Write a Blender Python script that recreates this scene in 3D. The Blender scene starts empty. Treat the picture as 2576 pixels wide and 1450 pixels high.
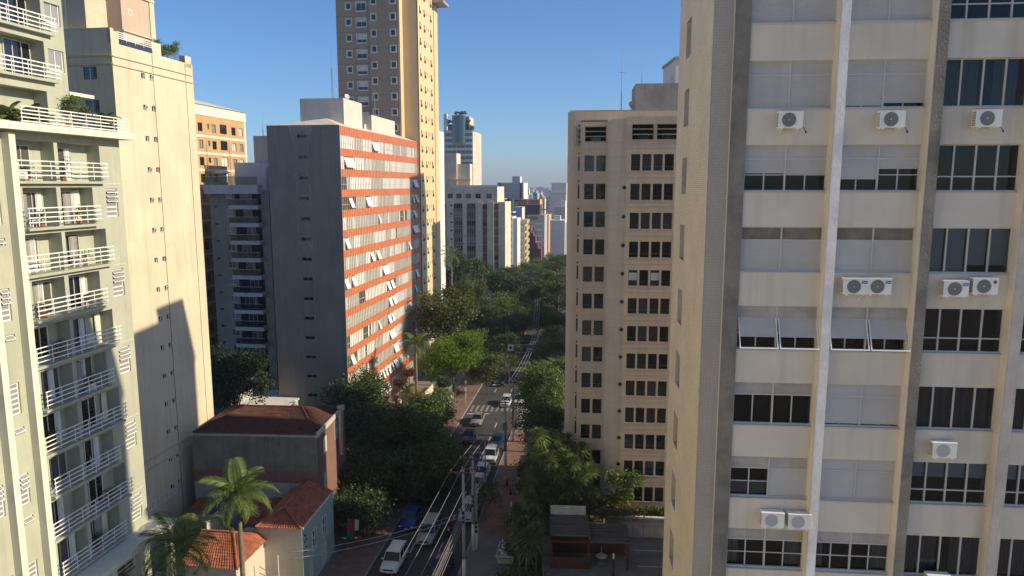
import bpy, math, random
import numpy as np
from mathutils import Vector, Matrix, Euler
random.seed(11); rng = np.random.default_rng(11)
R = math.radians
sc = bpy.context.scene
COL = sc.collection
# ------------------------------------------------------------------ camera
CAMH, PITCH, FPX = 40.0, R(8.24), 1790.0          # focal length in pixels of a 2576 px wide picture
cd = bpy.data.cameras.new('camera'); cam = bpy.data.objects.new('camera', cd); COL.objects.link(cam)
cam.location = (0, 0, CAMH); cam.rotation_euler = (R(90) - PITCH, 0, 0)
cd.sensor_width = 36; cd.lens = 36 * FPX / 2576; cd.clip_start = .5; cd.clip_end = 20000
sc.camera = cam
# ------------------------------------------------------------------ sky, sun, exposure
SUN_AZ, SUN_EL = 97.0, 28.0                       # degrees clockwise from +Y, above the horizon
w = bpy.data.worlds.new('World'); sc.world = w; w.use_nodes = True
nt = w.node_tree; bg = nt.nodes['Background']
sky = nt.nodes.new('ShaderNodeTexSky'); sky.sky_type = 'NISHITA'; sky.sun_disc = False
sky.sun_elevation = R(SUN_EL); sky.sun_rotation = R(SUN_AZ); sky.altitude = 760
sky.air_density = 1.0; sky.dust_density = 1.0; sky.ozone_density = 8.0
nt.links.new(sky.outputs[0], bg.inputs[0]); bg.inputs[1].default_value = .112
SD = Vector((math.sin(R(SUN_AZ)) * math.cos(R(SUN_EL)), math.cos(R(SUN_AZ)) * math.cos(R(SUN_EL)), math.sin(R(SUN_EL))))
sl = bpy.data.lights.new('sun', 'SUN'); sl.energy = 4.3; sl.angle = R(.5); sl.color = (1, .86, .62)
so = bpy.data.objects.new('sun', sl); COL.objects.link(so); so.location = (60, 0, 90)
so.rotation_euler = SD.to_track_quat('Z', 'Y').to_euler()
sc.view_settings.view_transform = 'Standard'; sc.view_settings.look = 'None'
sc.view_settings.exposure = .42; sc.view_settings.gamma = 1
G = 3.5                                           # street level (the camera stands 36.5 m above it)
AZL, AZR = 8.5, 5.0                               # bearing of the two building lines

# ------------------------------------------------------------------ photo pixel -> point on a known surface
def ray(x, y):
    a, b = x - 1288, 725 - y
    return (a, FPX * math.cos(PITCH) + b * math.sin(PITCH), -FPX * math.sin(PITCH) + b * math.cos(PITCH))
def gz(x, y, z=G):
    d = ray(x, y); t = (z - CAMH) / d[2]; return Vector((d[0] * t, d[1] * t, z))
def atY(x, y, Y):
    d = ray(x, y); t = Y / d[1]; return Vector((d[0] * t, Y, CAMH + d[2] * t))
def plane(x, y, X0, Y0, az):
    s, c = math.sin(R(az)), math.cos(R(az)); d = ray(x, y)
    t = (X0 * c - Y0 * s) / (d[0] * c - d[1] * s)
    return (d[0] * t - X0) * s + (d[1] * t - Y0) * c, CAMH + d[2] * t
def front(x, y, X0, Y0, az): return plane(x, y, X0, Y0, az + 90)
def xl(Y): return -10.04 + .128 * (Y - 91.25)     # left kerb
def xr(Y): return -1.46 + .128 * (Y - 91.25)      # right kerb

# ------------------------------------------------------------------ materials
MATS = {}
def mat(name, col, rough=.85, var=.10, scale=.35, streak=0., bump=0., bscale=25., metal=0., spec=.4, dirt=(.45, .42, .38)):
    if name in MATS: return MATS[name]
    m = bpy.data.materials.new(name); m.use_nodes = True; n = m.node_tree.nodes; l = m.node_tree.links
    p = n['Principled BSDF']; p.inputs['Roughness'].default_value = rough; p.inputs['Metallic'].default_value = metal
    p.inputs['Specular IOR Level'].default_value = spec
    geo = n.new('ShaderNodeNewGeometry'); no = n.new('ShaderNodeTexNoise'); no.inputs['Scale'].default_value = scale
    no.inputs['Detail'].default_value = 6; no.inputs['Roughness'].default_value = .65; l.new(geo.outputs['Position'], no.inputs['Vector'])
    r = n.new('ShaderNodeMapRange'); r.inputs[1].default_value = .3; r.inputs[2].default_value = .7
    r.inputs[3].default_value = 1 - var; r.inputs[4].default_value = 1 + var; l.new(no.outputs[0], r.inputs[0])
    mx = n.new('ShaderNodeVectorMath'); mx.operation = 'SCALE'; mx.inputs[0].default_value = col[:3]; l.new(r.outputs[0], mx.inputs['Scale'])
    out = mx.outputs[0]
    if streak:
        mp = n.new('ShaderNodeMapping'); mp.inputs['Scale'].default_value = (1.7, 1.7, .11); l.new(geo.outputs['Position'], mp.inputs[0])
        n2 = n.new('ShaderNodeTexNoise'); n2.inputs['Scale'].default_value = 1.3; n2.inputs['Detail'].default_value = 5; l.new(mp.outputs[0], n2.inputs['Vector'])
        r2 = n.new('ShaderNodeMapRange'); r2.inputs[1].default_value = .5; r2.inputs[2].default_value = .78; r2.inputs[3].default_value = 0; r2.inputs[4].default_value = streak
        l.new(n2.outputs[0], r2.inputs[0])
        mm = n.new('ShaderNodeMix'); mm.data_type = 'RGBA'; mm.blend_type = 'MULTIPLY'; l.new(r2.outputs[0], mm.inputs[0])
        l.new(out, mm.inputs[6]); mm.inputs[7].default_value = (*dirt, 1); out = mm.outputs[2]
    l.new(out, p.inputs['Base Color'])
    if bump:
        nb = n.new('ShaderNodeTexNoise'); nb.inputs['Scale'].default_value = bscale; nb.inputs['Detail'].default_value = 4; l.new(geo.outputs['Position'], nb.inputs['Vector'])
        b = n.new('ShaderNodeBump'); b.inputs['Strength'].default_value = bump; b.inputs['Distance'].default_value = .03; l.new(nb.outputs[0], b.inputs['Height']); l.new(b.outputs[0], p.inputs['Normal'])
    MATS[name] = m; return m
def glassmat(name, col, rough=.06, spec=.8, wob=.06):
    m = bpy.data.materials.new(name); m.use_nodes = True; n = m.node_tree.nodes; l = m.node_tree.links; p = n['Principled BSDF']
    p.inputs['Base Color'].default_value = (*col, 1); p.inputs['Roughness'].default_value = rough; p.inputs['Specular IOR Level'].default_value = spec
    g = n.new('ShaderNodeNewGeometry'); no = n.new('ShaderNodeTexNoise'); no.inputs['Scale'].default_value = 1.1; l.new(g.outputs['Position'], no.inputs['Vector'])
    b = n.new('ShaderNodeBump'); b.inputs['Strength'].default_value = wob; b.inputs['Distance'].default_value = .15; l.new(no.outputs[0], b.inputs['Height']); l.new(b.outputs[0], p.inputs['Normal'])
    MATS[name] = m; return m
def clearglass(name, tint=(.8, .85, .85)):
    m = bpy.data.materials.new(name); m.use_nodes = True; n = m.node_tree.nodes; l = m.node_tree.links
    for x in list(n):
        if x.type == 'BSDF_PRINCIPLED': n.remove(x)
    t = n.new('ShaderNodeBsdfTransparent'); t.inputs[0].default_value = (*tint, 1); g = n.new('ShaderNodeBsdfGlossy'); g.inputs['Roughness'].default_value = .03
    f = n.new('ShaderNodeFresnel'); f.inputs[0].default_value = 1.5; mx = n.new('ShaderNodeMixShader')
    l.new(f.outputs[0], mx.inputs[0]); l.new(t.outputs[0], mx.inputs[1]); l.new(g.outputs[0], mx.inputs[2]); l.new(mx.outputs[0], n['Material Output'].inputs[0])
    MATS[name] = m; return m
def leafmat(name, col, var=.45, transl=.35, scale=.5):
    m = bpy.data.materials.new(name); m.use_nodes = True; n = m.node_tree.nodes; l = m.node_tree.links; p = n['Principled BSDF']
    g = n.new('ShaderNodeNewGeometry'); no = n.new('ShaderNodeTexNoise'); no.inputs['Scale'].default_value = scale; no.inputs['Detail'].default_value = 3
    l.new(g.outputs['Position'], no.inputs['Vector'])
    ad = n.new('ShaderNodeMath'); ad.operation = 'ADD'; l.new(no.outputs[0], ad.inputs[0]); l.new(g.outputs['Random Per Island'], ad.inputs[1])
    r = n.new('ShaderNodeMapRange'); r.inputs[1].default_value = .3; r.inputs[2].default_value = 1.7; r.inputs[3].default_value = 1 - var; r.inputs[4].default_value = 1 + var * 1.4
    l.new(ad.outputs[0], r.inputs[0])
    mx = n.new('ShaderNodeVectorMath'); mx.operation = 'SCALE'; mx.inputs[0].default_value = col; l.new(r.outputs[0], mx.inputs['Scale'])
    l.new(mx.outputs[0], p.inputs['Base Color']); p.inputs['Roughness'].default_value = .5; p.inputs['Specular IOR Level'].default_value = .35
    tr = n.new('ShaderNodeBsdfTranslucent'); l.new(mx.outputs[0], tr.inputs[0]); ms = n.new('ShaderNodeMixShader'); ms.inputs[0].default_value = transl
    l.new(p.outputs[0], ms.inputs[1]); l.new(tr.outputs[0], ms.inputs[2]); l.new(ms.outputs[0], n['Material Output'].inputs[0])
    MATS[name] = m; return m
def tilemat(name, col, joint, sx, sz, off=.5, rough=.6, gap=.02):
    m = bpy.data.materials.new(name); m.use_nodes = True; n = m.node_tree.nodes; l = m.node_tree.links; p = n['Principled BSDF']
    tc = n.new('ShaderNodeTexCoord'); sp = n.new('ShaderNodeSeparateXYZ'); cb = n.new('ShaderNodeCombineXYZ'); l.new(tc.outputs['Object'], sp.inputs[0])
    l.new(sp.outputs[0], cb.inputs[0]); l.new(sp.outputs[2], cb.inputs[1])
    b = n.new('ShaderNodeTexBrick'); b.offset = off; l.new(cb.outputs[0], b.inputs['Vector']); b.inputs['Scale'].default_value = 1
    b.inputs['Color1'].default_value = (*col, 1); b.inputs['Color2'].default_value = (*[c * .86 for c in col], 1); b.inputs['Mortar'].default_value = (*joint, 1)
    b.inputs['Mortar Size'].default_value = gap; b.inputs['Brick Width'].default_value = sx; b.inputs['Row Height'].default_value = sz; b.inputs['Mortar Smooth'].default_value = .3
    no = n.new('ShaderNodeTexNoise'); no.inputs['Scale'].default_value = .5; no.inputs['Detail'].default_value = 5; l.new(tc.outputs['Object'], no.inputs['Vector'])
    mm = n.new('ShaderNodeMix'); mm.data_type = 'RGBA'; mm.blend_type = 'MULTIPLY'; mm.inputs[0].default_value = .35; l.new(b.outputs[0], mm.inputs[6])
    cr = n.new('ShaderNodeMapRange'); cr.inputs[1].default_value = .3; cr.inputs[2].default_value = .7; cr.inputs[3].default_value = .6; cr.inputs[4].default_value = 1.1; l.new(no.outputs[0], cr.inputs[0])
    l.new(cr.outputs[0], mm.inputs[7]); l.new(mm.outputs[2], p.inputs['Base Color']); p.inputs['Roughness'].default_value = rough
    bp = n.new('ShaderNodeBump'); bp.inputs['Strength'].default_value = .5; bp.inputs['Distance'].default_value = .02; bp.invert = True; l.new(b.outputs['Fac'], bp.inputs['Height']); l.new(bp.outputs[0], p.inputs['Normal'])
    MATS[name] = m; return m
M = MATS
def gauze(name, col, a):
    m = mat(name, col); n = m.node_tree.nodes; l = m.node_tree.links; p = n['Principled BSDF']; p.inputs['Alpha'].default_value = a; return m
mat('r1_cream', (.71, .62, .50), .85, .08, .45, .32); mat('r1_pier', (.23, .205, .165), .8, .35, .8, .3, .9, 14); mat('r1_white', (.84, .78, .74), .6, .16, .7, .3, .6, 9)
mat('r1_grey', (.52, .46, .40), .75, .22, .8, .3, .4, 9); mat('shutter', (.54, .50, .455), .6, .06, 1.2, .12); mat('old_slat', (.47, .42, .365), .8, .2, 1.5, .35)
mat('alu', (.56, .53, .49), .5, .05, 1); mat('dark_alu', (.10, .10, .10), .5, .1, 1); mat('white_paint', (.78, .77, .73), .6, .05, 1, .1); mat('concrete', (.36, .34, .31), .9, .2, .6, .3, .3)
tilemat('r1_tile', (.80, .68, .48), (.52, .44, .32), .24, .075, gap=.012); tilemat('mosaic', (.50, .43, .345), (.37, .32, .26), .05, .1, off=0, gap=.011)
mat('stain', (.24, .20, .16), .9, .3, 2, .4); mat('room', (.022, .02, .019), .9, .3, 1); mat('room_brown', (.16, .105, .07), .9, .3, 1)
mat('curtain', (.42, .40, .37), .9, .1, 2); mat('curtain_grey', (.27, .27, .28), .9, .1, 2); mat('blind', (.62, .63, .66), .7, .04, 2); mat('mesh_net', (.30, .29, .28), .8, .1, 2)
mat('ac_white', (.84, .81, .75), .5, .06, 2, .1); mat('ac_dark', (.06, .06, .065), .5, .1, 3); mat('ac_blue', (.03, .13, .42), .4, .05); mat('ac_red', (.35, .03, .06), .4, .05); mat('ac_grey', (.45, .45, .45), .5, .05)
mat('l1_green', (.43, .435, .335), .85, .10, .4, .28); mat('l1_cream', (.72, .68, .54), .8, .06, .5, .15); mat('l1_white', (.80, .79, .75), .55, .05, 1, .1)
mat('l2_cream', (.64, .555, .40), .9, .10, .22, .30); mat('l2_pink', (.52, .40, .30), .9, .08, .3, .2); mat('l2_trim', (.56, .49, .36), .9, .1, .5, .2); mat('groove', (.10, .085, .065), .9, .1)
mat('or_panel', (.58, .13, .022), .6, .22, 1.2, .25); mat('or_fin', (.62, .55, .46), .6, .15, 2, .2); mat('or_wall', (.29, .255, .225), .9, .12, .25, .3); mat('or_light', (.60, .55, .47), .9, .1, .4, .25)
mat('fiber_roof', (.62, .55, .45), .9, .2, .6, .2); gauze('netting', (.5, .48, .45), .22)
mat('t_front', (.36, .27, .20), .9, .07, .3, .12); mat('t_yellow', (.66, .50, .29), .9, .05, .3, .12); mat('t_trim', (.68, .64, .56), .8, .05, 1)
mat('g_wall', (.34, .31, .27), .9, .1, .3, .25); mat('g_slab', (.55, .54, .55), .8, .1, .6, .35); mat('b_brown', (.55, .34, .17), .9, .08, .4, .25); mat('b_white', (.74, .68, .57), .85, .08, .5, .3)
mat('r2_tan', (.67, .55, .42), .9, .08, .3, .28); mat('r2_roof', (.44, .37, .30), .9, .15, .4, .45)
mat('m_wall', (.72, .57, .43), .9, .14, .35, .4); mat('m_brown', (.22, .13, .10), .85, .15, .6, .3); mat('far_white', (.66, .64, .60), .85, .1, .1, .15); mat('far_grey', (.42, .41, .40), .85, .1, .1, .15)
mat('far_brown', (.27, .19, .14), .85, .1, .2); mat('far_yellow', (.42, .36, .2), .85, .1, .2); mat('far_maroon', (.20, .055, .07), .85, .1, .2); mat('far_brick', (.36, .15, .085), .85, .15, .2)
mat('far_orange', (.62, .36, .2), .85, .1, .2); mat('far_dark', (.05, .055, .07), .5, .1, .3); mat('far_cream', (.60, .53, .42), .85, .1, .1, .1); mat('far_blue', (.33, .38, .46), .85, .08, .02)
mat('asphalt', (.062, .058, .055), .9, .22, .5, 0, .3, 60); mat('road_paint', (.50, .49, .45), .8, .25, 3); mat('worn_paint', (.24, .23, .21), .85, .55, 2.2); mat('pave_grey', (.17, .16, .15), .95, .2, .7, 0, .3, 30); mat('pave_red', (.20, .12, .09), .95, .25, .8, 0, .4, 30)
mat('kerb', (.27, .26, .24), .9, .15, 2); mat('soil', (.07, .055, .04), 1, .3, .3); mat('lot', (.22, .20, .17), .95, .3, .15)
mat('tile_red', (.34, .115, .06), .9, .45, 1.6); mat('tile_dark', (.095, .04, .03), .9, .35, 1.5); mat('mould_wall', (.25, .235, .19), .95, .25, .6, .5); mat('pink_wall', (.30, .15, .11), .95, .1, .8, .2); mat('plaster', (.52, .49, .43), .95, .15, .8, .35)
mat('house_cream', (.56, .50, .40), .95, .1, .6, .2); mat('teal', (.30, .42, .38), .9, .06, .6, .15); mat('tank_blue', (.10, .17, .28), .6, .15, 1, .2)
mat('pole', (.34, .33, .31), .95, .15, 1.5, .2); mat('pole_white', (.62, .60, .56), .9, .1, 2); mat('cable', (.30, .29, .28), .5, .1, 1); mat('steel', (.32, .32, .33), .5, .1, 1, metal=.5); mat('rust', (.12, .07, .05), .8, .3, 3)
mat('bark', (.10, .08, .06), .95, .3, 3, 0, .5, 12); mat('palm_bark', (.17, .145, .10), .95, .3, 2.5, 0, .5, 10); mat('crownshaft', (.14, .19, .06), .5, .2, 2)
mat('tyre', (.015, .015, .015), .9, .1); mat('rim', (.45, .45, .46), .35, .05, metal=.8); mat('plate', (.6, .6, .58), .5, .05); mat('lamp_red', (.30, .01, .01), .3, .05); mat('lamp_clear', (.75, .75, .72), .15, .05, spec=.8); mat('black_plastic', (.02, .02, .02), .6, .1)
mat('skip_white', (.52, .50, .46), .7, .2, 3, .3); mat('rubble', (.42, .40, .37), .95, .4, 5); mat('wood_red', (.075, .026, .017), .7, .2, 2); mat('shed_roof', (.10, .092, .075), .8, .15, 1, .2); mat('shed_top', (.52, .46, .36), .8, .15, 1, .2)
mat('banner_red', (.22, .03, .025), .7, .1); mat('banner_green', (.04, .09, .05), .7, .1); mat('cone', (.12, .035, .03), .7, .2, 4); mat('cloth_dark', (.02, .02, .025), .9, .2, 5); mat('skin', (.35, .2, .14), .6, .05); mat('shirt', (.55, .54, .52), .9, .1)
for i, c in enumerate([(.012, .015, .02), (.03, .04, .06), (.10, .095, .085), (.30, .29, .27), (.02, .018, .015)]): glassmat('glass%d' % i, c)
glassmat('r2_glass', (.010, .010, .010), .03, .5, .25); glassmat('gt_glass', (.03, .07, .09), .06, 1.0); glassmat('or_white', (.82, .82, .80), .4, .3, .03); glassmat('or_pale', (.52, .50, .46), .3, .6, .03); glassmat('or_dark', (.05, .05, .05), .1, .6, .03)
clearglass('clear', (.5, .53, .55)); clearglass('rail_glass', (.55, .62, .62)); glassmat('car_glass', (.01, .012, .015), .03, .9, 0)
leafmat('leaf_dark', (.072, .105, .034)); leafmat('leaf_mid', (.11, .155, .042)); leafmat('leaf_bright', (.14, .23, .025), .35, .45); leafmat('leaf_olive', (.105, .125, .045)); leafmat('leaf_gold', (.10, .095, .03)); leafmat('leaf_pine', (.045, .068, .03)); leafmat('leaf_palm', (.125, .165, .04), .35, .3, 2); leafmat('leaf_palmdark', (.085, .12, .035), .35, .25, 2); leafmat('leaf_willow', (.10, .125, .035)); leafmat('leaf_straw', (.17, .15, .06)); leafmat('leaf_red', (.13, .05, .025))

# ------------------------------------------------------------------ mesh kit
class MB:
    def __init__(s): s.v, s.f, s.m = [], [], []
    def quad(s, a, b, c, d, m=0):
        i = len(s.v); s.v += [a, b, c, d]; s.f.append((i, i + 1, i + 2, i + 3)); s.m.append(m)
    def poly(s, p, m=0):
        i = len(s.v); s.v += list(p); s.f.append(tuple(range(i, i + len(p)))); s.m.append(m)
    def box(s, x0, x1, y0, y1, z0, z1, m=0):
        i = len(s.v)
        s.v += [(x0, y0, z0), (x1, y0, z0), (x1, y1, z0), (x0, y1, z0), (x0, y0, z1), (x1, y0, z1), (x1, y1, z1), (x0, y1, z1)]
        for f in ((0, 3, 2, 1), (4, 5, 6, 7), (0, 1, 5, 4), (1, 2, 6, 5), (2, 3, 7, 6), (3, 0, 4, 7)):
            s.f.append(tuple(i + k for k in f)); s.m.append(m)
    def prism(s, pts, z0, z1, m=0, top=None):
        n = len(pts); i = len(s.v); s.v += [(x, y, z0) for x, y in pts] + [(x, y, z1) for x, y in pts]
        for k in range(n):
            j = (k + 1) % n; s.f.append((i + k, i + j, i + n + j, i + n + k)); s.m.append(m)
        s.f.append(tuple(i + n + k for k in range(n))); s.m.append(m if top is None else top)
        s.f.append(tuple(i + n - 1 - k for k in range(n))); s.m.append(m)
    def xprism(s, pts, x0, x1, m=0):                # profile in (y, z) pushed along x
        n = len(pts); i = len(s.v); s.v += [(x0, y, z) for y, z in pts] + [(x1, y, z) for y, z in pts]
        for k in range(n):
            j = (k + 1) % n; s.f.append((i + k, i + n + k, i + n + j, i + j)); s.m.append(m)
        s.f.append(tuple(i + k for k in range(n))); s.m.append(m); s.f.append(tuple(i + 2 * n - 1 - k for k in range(n))); s.m.append(m)
    def cyl(s, cx, cy, z0, z1, r0, r1=None, n=12, m=0):
        r1 = r0 if r1 is None else r1; s.limb([(cx, cy, z0), (cx, cy, z1)], [r0, r1], n, m, True)
    def limb(s, pts, rad, n=7, m=0, caps=True):
        pts = [Vector(p) for p in pts]; rings = []; i0 = len(s.v)
        for k, p in enumerate(pts):
            d = (pts[min(k + 1, len(pts) - 1)] - pts[max(k - 1, 0)]).normalized()
            a = d.orthogonal().normalized() if k == 0 else (a - d * a.dot(d)).normalized()
            b = d.cross(a); r = rad[k] if isinstance(rad, (list, tuple)) else rad
            for q in range(n):
                t = 2 * math.pi * q / n; s.v.append(tuple(p + a * (r * math.cos(t)) + b * (r * math.sin(t))))
        for k in range(len(pts) - 1):
            for q in range(n):
                j = (q + 1) % n; s.f.append((i0 + k * n + q, i0 + k * n + j, i0 + (k + 1) * n + j, i0 + (k + 1) * n + q)); s.m.append(m)
        if caps:
            s.f.append(tuple(i0 + n - 1 - q for q in range(n))); s.m.append(m)
            e = i0 + (len(pts) - 1) * n; s.f.append(tuple(e + q for q in range(n))); s.m.append(m)
    def wall(s, u0, u1, z0, z1, holes, depth=.2, m=0, mr=None):   # plane y=0 facing -y, rectangular openings with reveals
        mr = m if mr is None else mr; hs = [h for h in holes if h[1] > u0 and h[0] < u1 and h[3] > z0 and h[2] < z1]
        zs = sorted({z0, z1} | {min(max(v, z0), z1) for h in hs for v in (h[2], h[3])})
        for a, b in zip(zs[:-1], zs[1:]):
            c = (a + b) / 2; row = sorted((max(h[0], u0), min(h[1], u1)) for h in hs if h[2] < c < h[3]); x = u0
            for p, q in row:
                if p > x + 1e-5: s.quad((x, 0, a), (p, 0, a), (p, 0, b), (x, 0, b), m)
                x = max(x, q)
            if u1 > x + 1e-5: s.quad((x, 0, a), (u1, 0, a), (u1, 0, b), (x, 0, b), m)
        for p, q, a, b in hs:
            s.quad((p, 0, a), (p, depth, a), (p, depth, b), (p, 0, b), mr); s.quad((q, 0, a), (q, 0, b), (q, depth, b), (q, depth, a), mr)
            s.quad((p, 0, b), (p, depth, b), (q, depth, b), (q, 0, b), mr); s.quad((p, 0, a), (q, 0, a), (q, depth, a), (p, depth, a), mr)
    def mesh(s, name, *mats, smooth=False):
        me = bpy.data.meshes.new(name); me.from_pydata(s.v, [], s.f)
        for k in mats: me.materials.append(M[k] if isinstance(k, str) else k)
        if len(mats) > 1: me.polygons.foreach_set('material_index', s.m)
        if smooth: me.polygons.foreach_set('use_smooth', [True] * len(s.f))
        me.update(); return me
def ob(name, mesh, parent=None, loc=(0, 0, 0), rz=0., rot=None, sc_=None):
    o = bpy.data.objects.new(name, mesh); COL.objects.link(o); o.location = loc
    o.rotation_euler = rot if rot is not None else (0, 0, rz)
    if sc_ is not None: o.scale = (sc_,) * 3 if isinstance(sc_, (int, float)) else sc_
    o.parent = parent; return o
def tag(o, label, cat, group=None, kind=None):
    o['label'] = label; o['category'] = cat
    if group: o['group'] = group
    if kind: o['kind'] = kind
    return o
def thing(name, label, cat, loc, az=0., group=None):
    o = bpy.data.objects.new(name, None); COL.objects.link(o); o.location = loc; o.rotation_euler = (0, 0, -R(az)); o.empty_display_size = .3
    return tag(o, label, cat, group)
def struct(name, mesh, loc=(0, 0, 0)):
    o = ob(name, mesh, None, loc); o['kind'] = 'structure'; return o
class Face:                                          # a wall plane of a building: u runs right as seen from outside
    def __init__(s, root, x, y, deg): s.r, s.x, s.y, s.t = root, x, y, R(deg)
    def put(s, name, mesh, u, z, n=0., parent=None):
        c, k = math.cos(s.t), math.sin(s.t)
        return ob(name, mesh, s.r, (s.x + c * u + k * n, s.y + k * u - c * n, z), s.t)
CACHE = {}
def win(w, h, nu=2, nv=1, fr=.06, glass='glass0', frame='alu', d=.06, trim=0, juliet=0, shade=0., shm='blind'):
    key = ('win', w, h, nu, nv, fr, glass, frame, d, trim, juliet, shade, shm)
    if key in CACHE: return CACHE[key]
    b = MB(); b.box(0, w, 0, d, 0, fr); b.box(0, w, 0, d, h - fr, h); b.box(0, fr, 0, d, fr, h - fr); b.box(w - fr, w, 0, d, fr, h - fr)
    for i in range(1, nu): x = w * i / nu; b.box(x - fr * .4, x + fr * .4, .004, d, fr, h - fr)
    for i in range(1, nv): z = h * i / nv; b.box(fr, w - fr, .008, d, z - fr * .35, z + fr * .35)
    b.quad((fr, d * .7, fr), (w - fr, d * .7, fr), (w - fr, d * .7, h - fr), (fr, d * .7, h - fr), 1)
    if shade: b.box(fr, w - fr, d * .3, d * .5, h - fr - shade * (h - 2 * fr), h - fr, 3)
    if trim:
        b.box(-trim, w + trim, -.19, -.12, -trim * 1.4, 0, 2); b.box(-trim, w + trim, -.17, -.12, h, h + trim, 2); b.box(-trim, 0, -.17, -.12, 0, h, 2); b.box(w, w + trim, -.17, -.12, 0, h, 2)
    if juliet:
        for i in range(4): b.box(-.03, w + .03, -.30, -.27, .02 + juliet * i / 3 - .02, .02 + juliet * i / 3 + .015, 4)
        for i in range(9): x = w * i / 8; b.box(x - .012, x + .012, -.296, -.274, .05, juliet, 4)
        b.box(-.03, 0, -.27, -.1, .0, juliet, 4); b.box(w, w + .03, -.27, -.1, .0, juliet, 4)
    me = b.mesh('window', frame, glass, 't_trim', shm, 'dark_alu'); CACHE[key] = me; return me
def boxmesh(key, w, d, h, m, y0=0.):
    k = ('box', key, w, d, h, m)
    if k not in CACHE: b = MB(); b.box(0, w, y0, y0 + d, 0, h); CACHE[k] = b.mesh(key, m)
    return CACHE[k]
def slab(root, name, x0, x1, y0, y1, z0, z1, m):
    b = MB(); b.box(x0, x1, y0, y1, z0, z1); return ob(name, b.mesh(name, m), root)
def wallpart(face, u0, u1, z0, z1, holes, m, depth=.2, mr=None, name='wall', n=0.):
    b = MB(); b.wall(u0, u1, z0, z1, holes, depth, 0, 1 if mr else 0); return face.put(name, b.mesh(name, m, *([mr] if mr else [])), 0, 0, n)
def antenna(label, base, top, lattice=True, group=None):
    h = top - base[2]; b = MB()
    if lattice:
        for q in range(3):
            a = q * 2.094; b.limb([(.22 * math.cos(a), .22 * math.sin(a), 0), (.1 * math.cos(a), .1 * math.sin(a), h * .75)], .025, 4)
        for k in range(int(h * .75 / .5)):
            z = k * .5; f = .22 - .12 * z / (h * .75)
            for q in range(3):
                a, c = q * 2.094, (q + 1) * 2.094; b.limb([(f * math.cos(a), f * math.sin(a), z), (f * math.cos(c), f * math.sin(c), z + .5)], .014, 3)
        b.limb([(0, 0, h * .74), (0, 0, h)], [.035, .012], 5)
    else:
        b.limb([(0, 0, 0), (0, 0, h * .5), (0, 0, h)], [.05, .035, .012], 6); b.box(-.4, .4, -.02, .02, h * .6, h * .6 + .03)
    return tag(ob('antenna_mast', b.mesh('antenna_mast', 'steel'), None, base), label, 'antenna', group)
# ================================================================== THE SETTING
def strip(y0, y1, fa, fb, z, n=1):
    b = MB()
    for k in range(n):
        a, c = y0 + (y1 - y0) * k / n, y0 + (y1 - y0) * (k + 1) / n
        b.quad((fa(a), a, z), (fb(a), a, z), (fb(c), c, z), (fa(c), c, z))
    return b
b = MB(); b.quad((-9000, -200, G - .06), (9000, -200, G - .06), (9000, 12000, G - .06), (-9000, 12000, G - .06)); struct('ground', b.mesh('ground', 'lot'))
road = struct('road', strip(15, 420, xl, xr, G, 20).mesh('road', 'asphalt'))
b = MB(); b.quad((xr(103), 103, G - .004), (90, 111, G - .004), (90, 122, G - .004), (xr(114), 114, G - .004)); struct('cross_street', b.mesh('cross_street', 'asphalt'))
def pavement(name, y0, y1, fa, fb, m, kerb_on):
    b = MB(); n = 12
    for k in range(n):
        a, c = y0 + (y1 - y0) * k / n, y0 + (y1 - y0) * (k + 1) / n; z = G + .13
        b.quad((fa(a), a, z), (fb(a), a, z), (fb(c), c, z), (fa(c), c, z), 0)
    e = lambda f, y, d: (f(y) + d, y)
    f, d = (fb, -.16) if kerb_on == 'r' else (fa, .16)
    for k in range(n):
        a, c = y0 + (y1 - y0) * k / n, y0 + (y1 - y0) * (k + 1) / n
        pts = [(f(a), a), (f(a) + d, a), (f(c) + d, c), (f(c), c)]
        if d > 0: pts = [pts[i] for i in (0, 3, 2, 1)][::-1]
        else: pts = pts[::-1]
        b.prism(pts[::-1] if False else pts, G - .05, G + .134, 1)
    for y in (y0, y1):
        b.quad((fa(y), y, G - .05), (fb(y), y, G - .05), (fb(y), y, G + .13), (fa(y), y, G + .13), 1)
    return struct(name, b.mesh(name, m, 'kerb'))
pavement('pavement_left', 15, 420, lambda y: xl(y) - 4.2, xl, 'pave_red', 'r')
pavement('pavement_right', 70, 102, xr, lambda y: xr(y) + 5.6, 'pave_red', 'l')
pavement('pavement_right', 15, 69.9, xr, lambda y: xr(y) + 5.6, 'pave_grey', 'l')
pavement('pavement_right', 115, 420, xr, lambda y: xr(y) + 4.5, 'pave_grey', 'l')
dash = boxmesh('lane_dash', .13, 2.2, .004, 'road_paint')
for f in (1 / 3, 2 / 3):
    for k in range(26):
        y = 42 + 6.2 * k
        if 108 < y < 119: continue
        ob('lane_dash', dash, road, (xl(y) + (xr(y) - xl(y)) * f, y, G + .002), -math.atan(.128))
stripe = boxmesh('crosswalk_stripe', .36, 3.2, .004, 'worn_paint')
for k in range(10): y = 111.8; ob('crosswalk_stripe', stripe, road, (xl(y) + .45 + .84 * k, y, G + .002), -math.atan(.128))
sidestripe = boxmesh('crosswalk_stripe', 3., .42, .004, 'road_paint')
for k in range(9): ob('crosswalk_stripe', sidestripe, road, (xr(104) + .8 + .05 * k, 103.6 + 1.12 * k, G + .004), R(6))
b = MB(); b.box(0, 3.6, 0, .35, 0, .004); ob('stop_line', b.mesh('stop_line', 'road_paint'), road, (xl(110.6) + .3, 110.4, G + .002))
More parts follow.
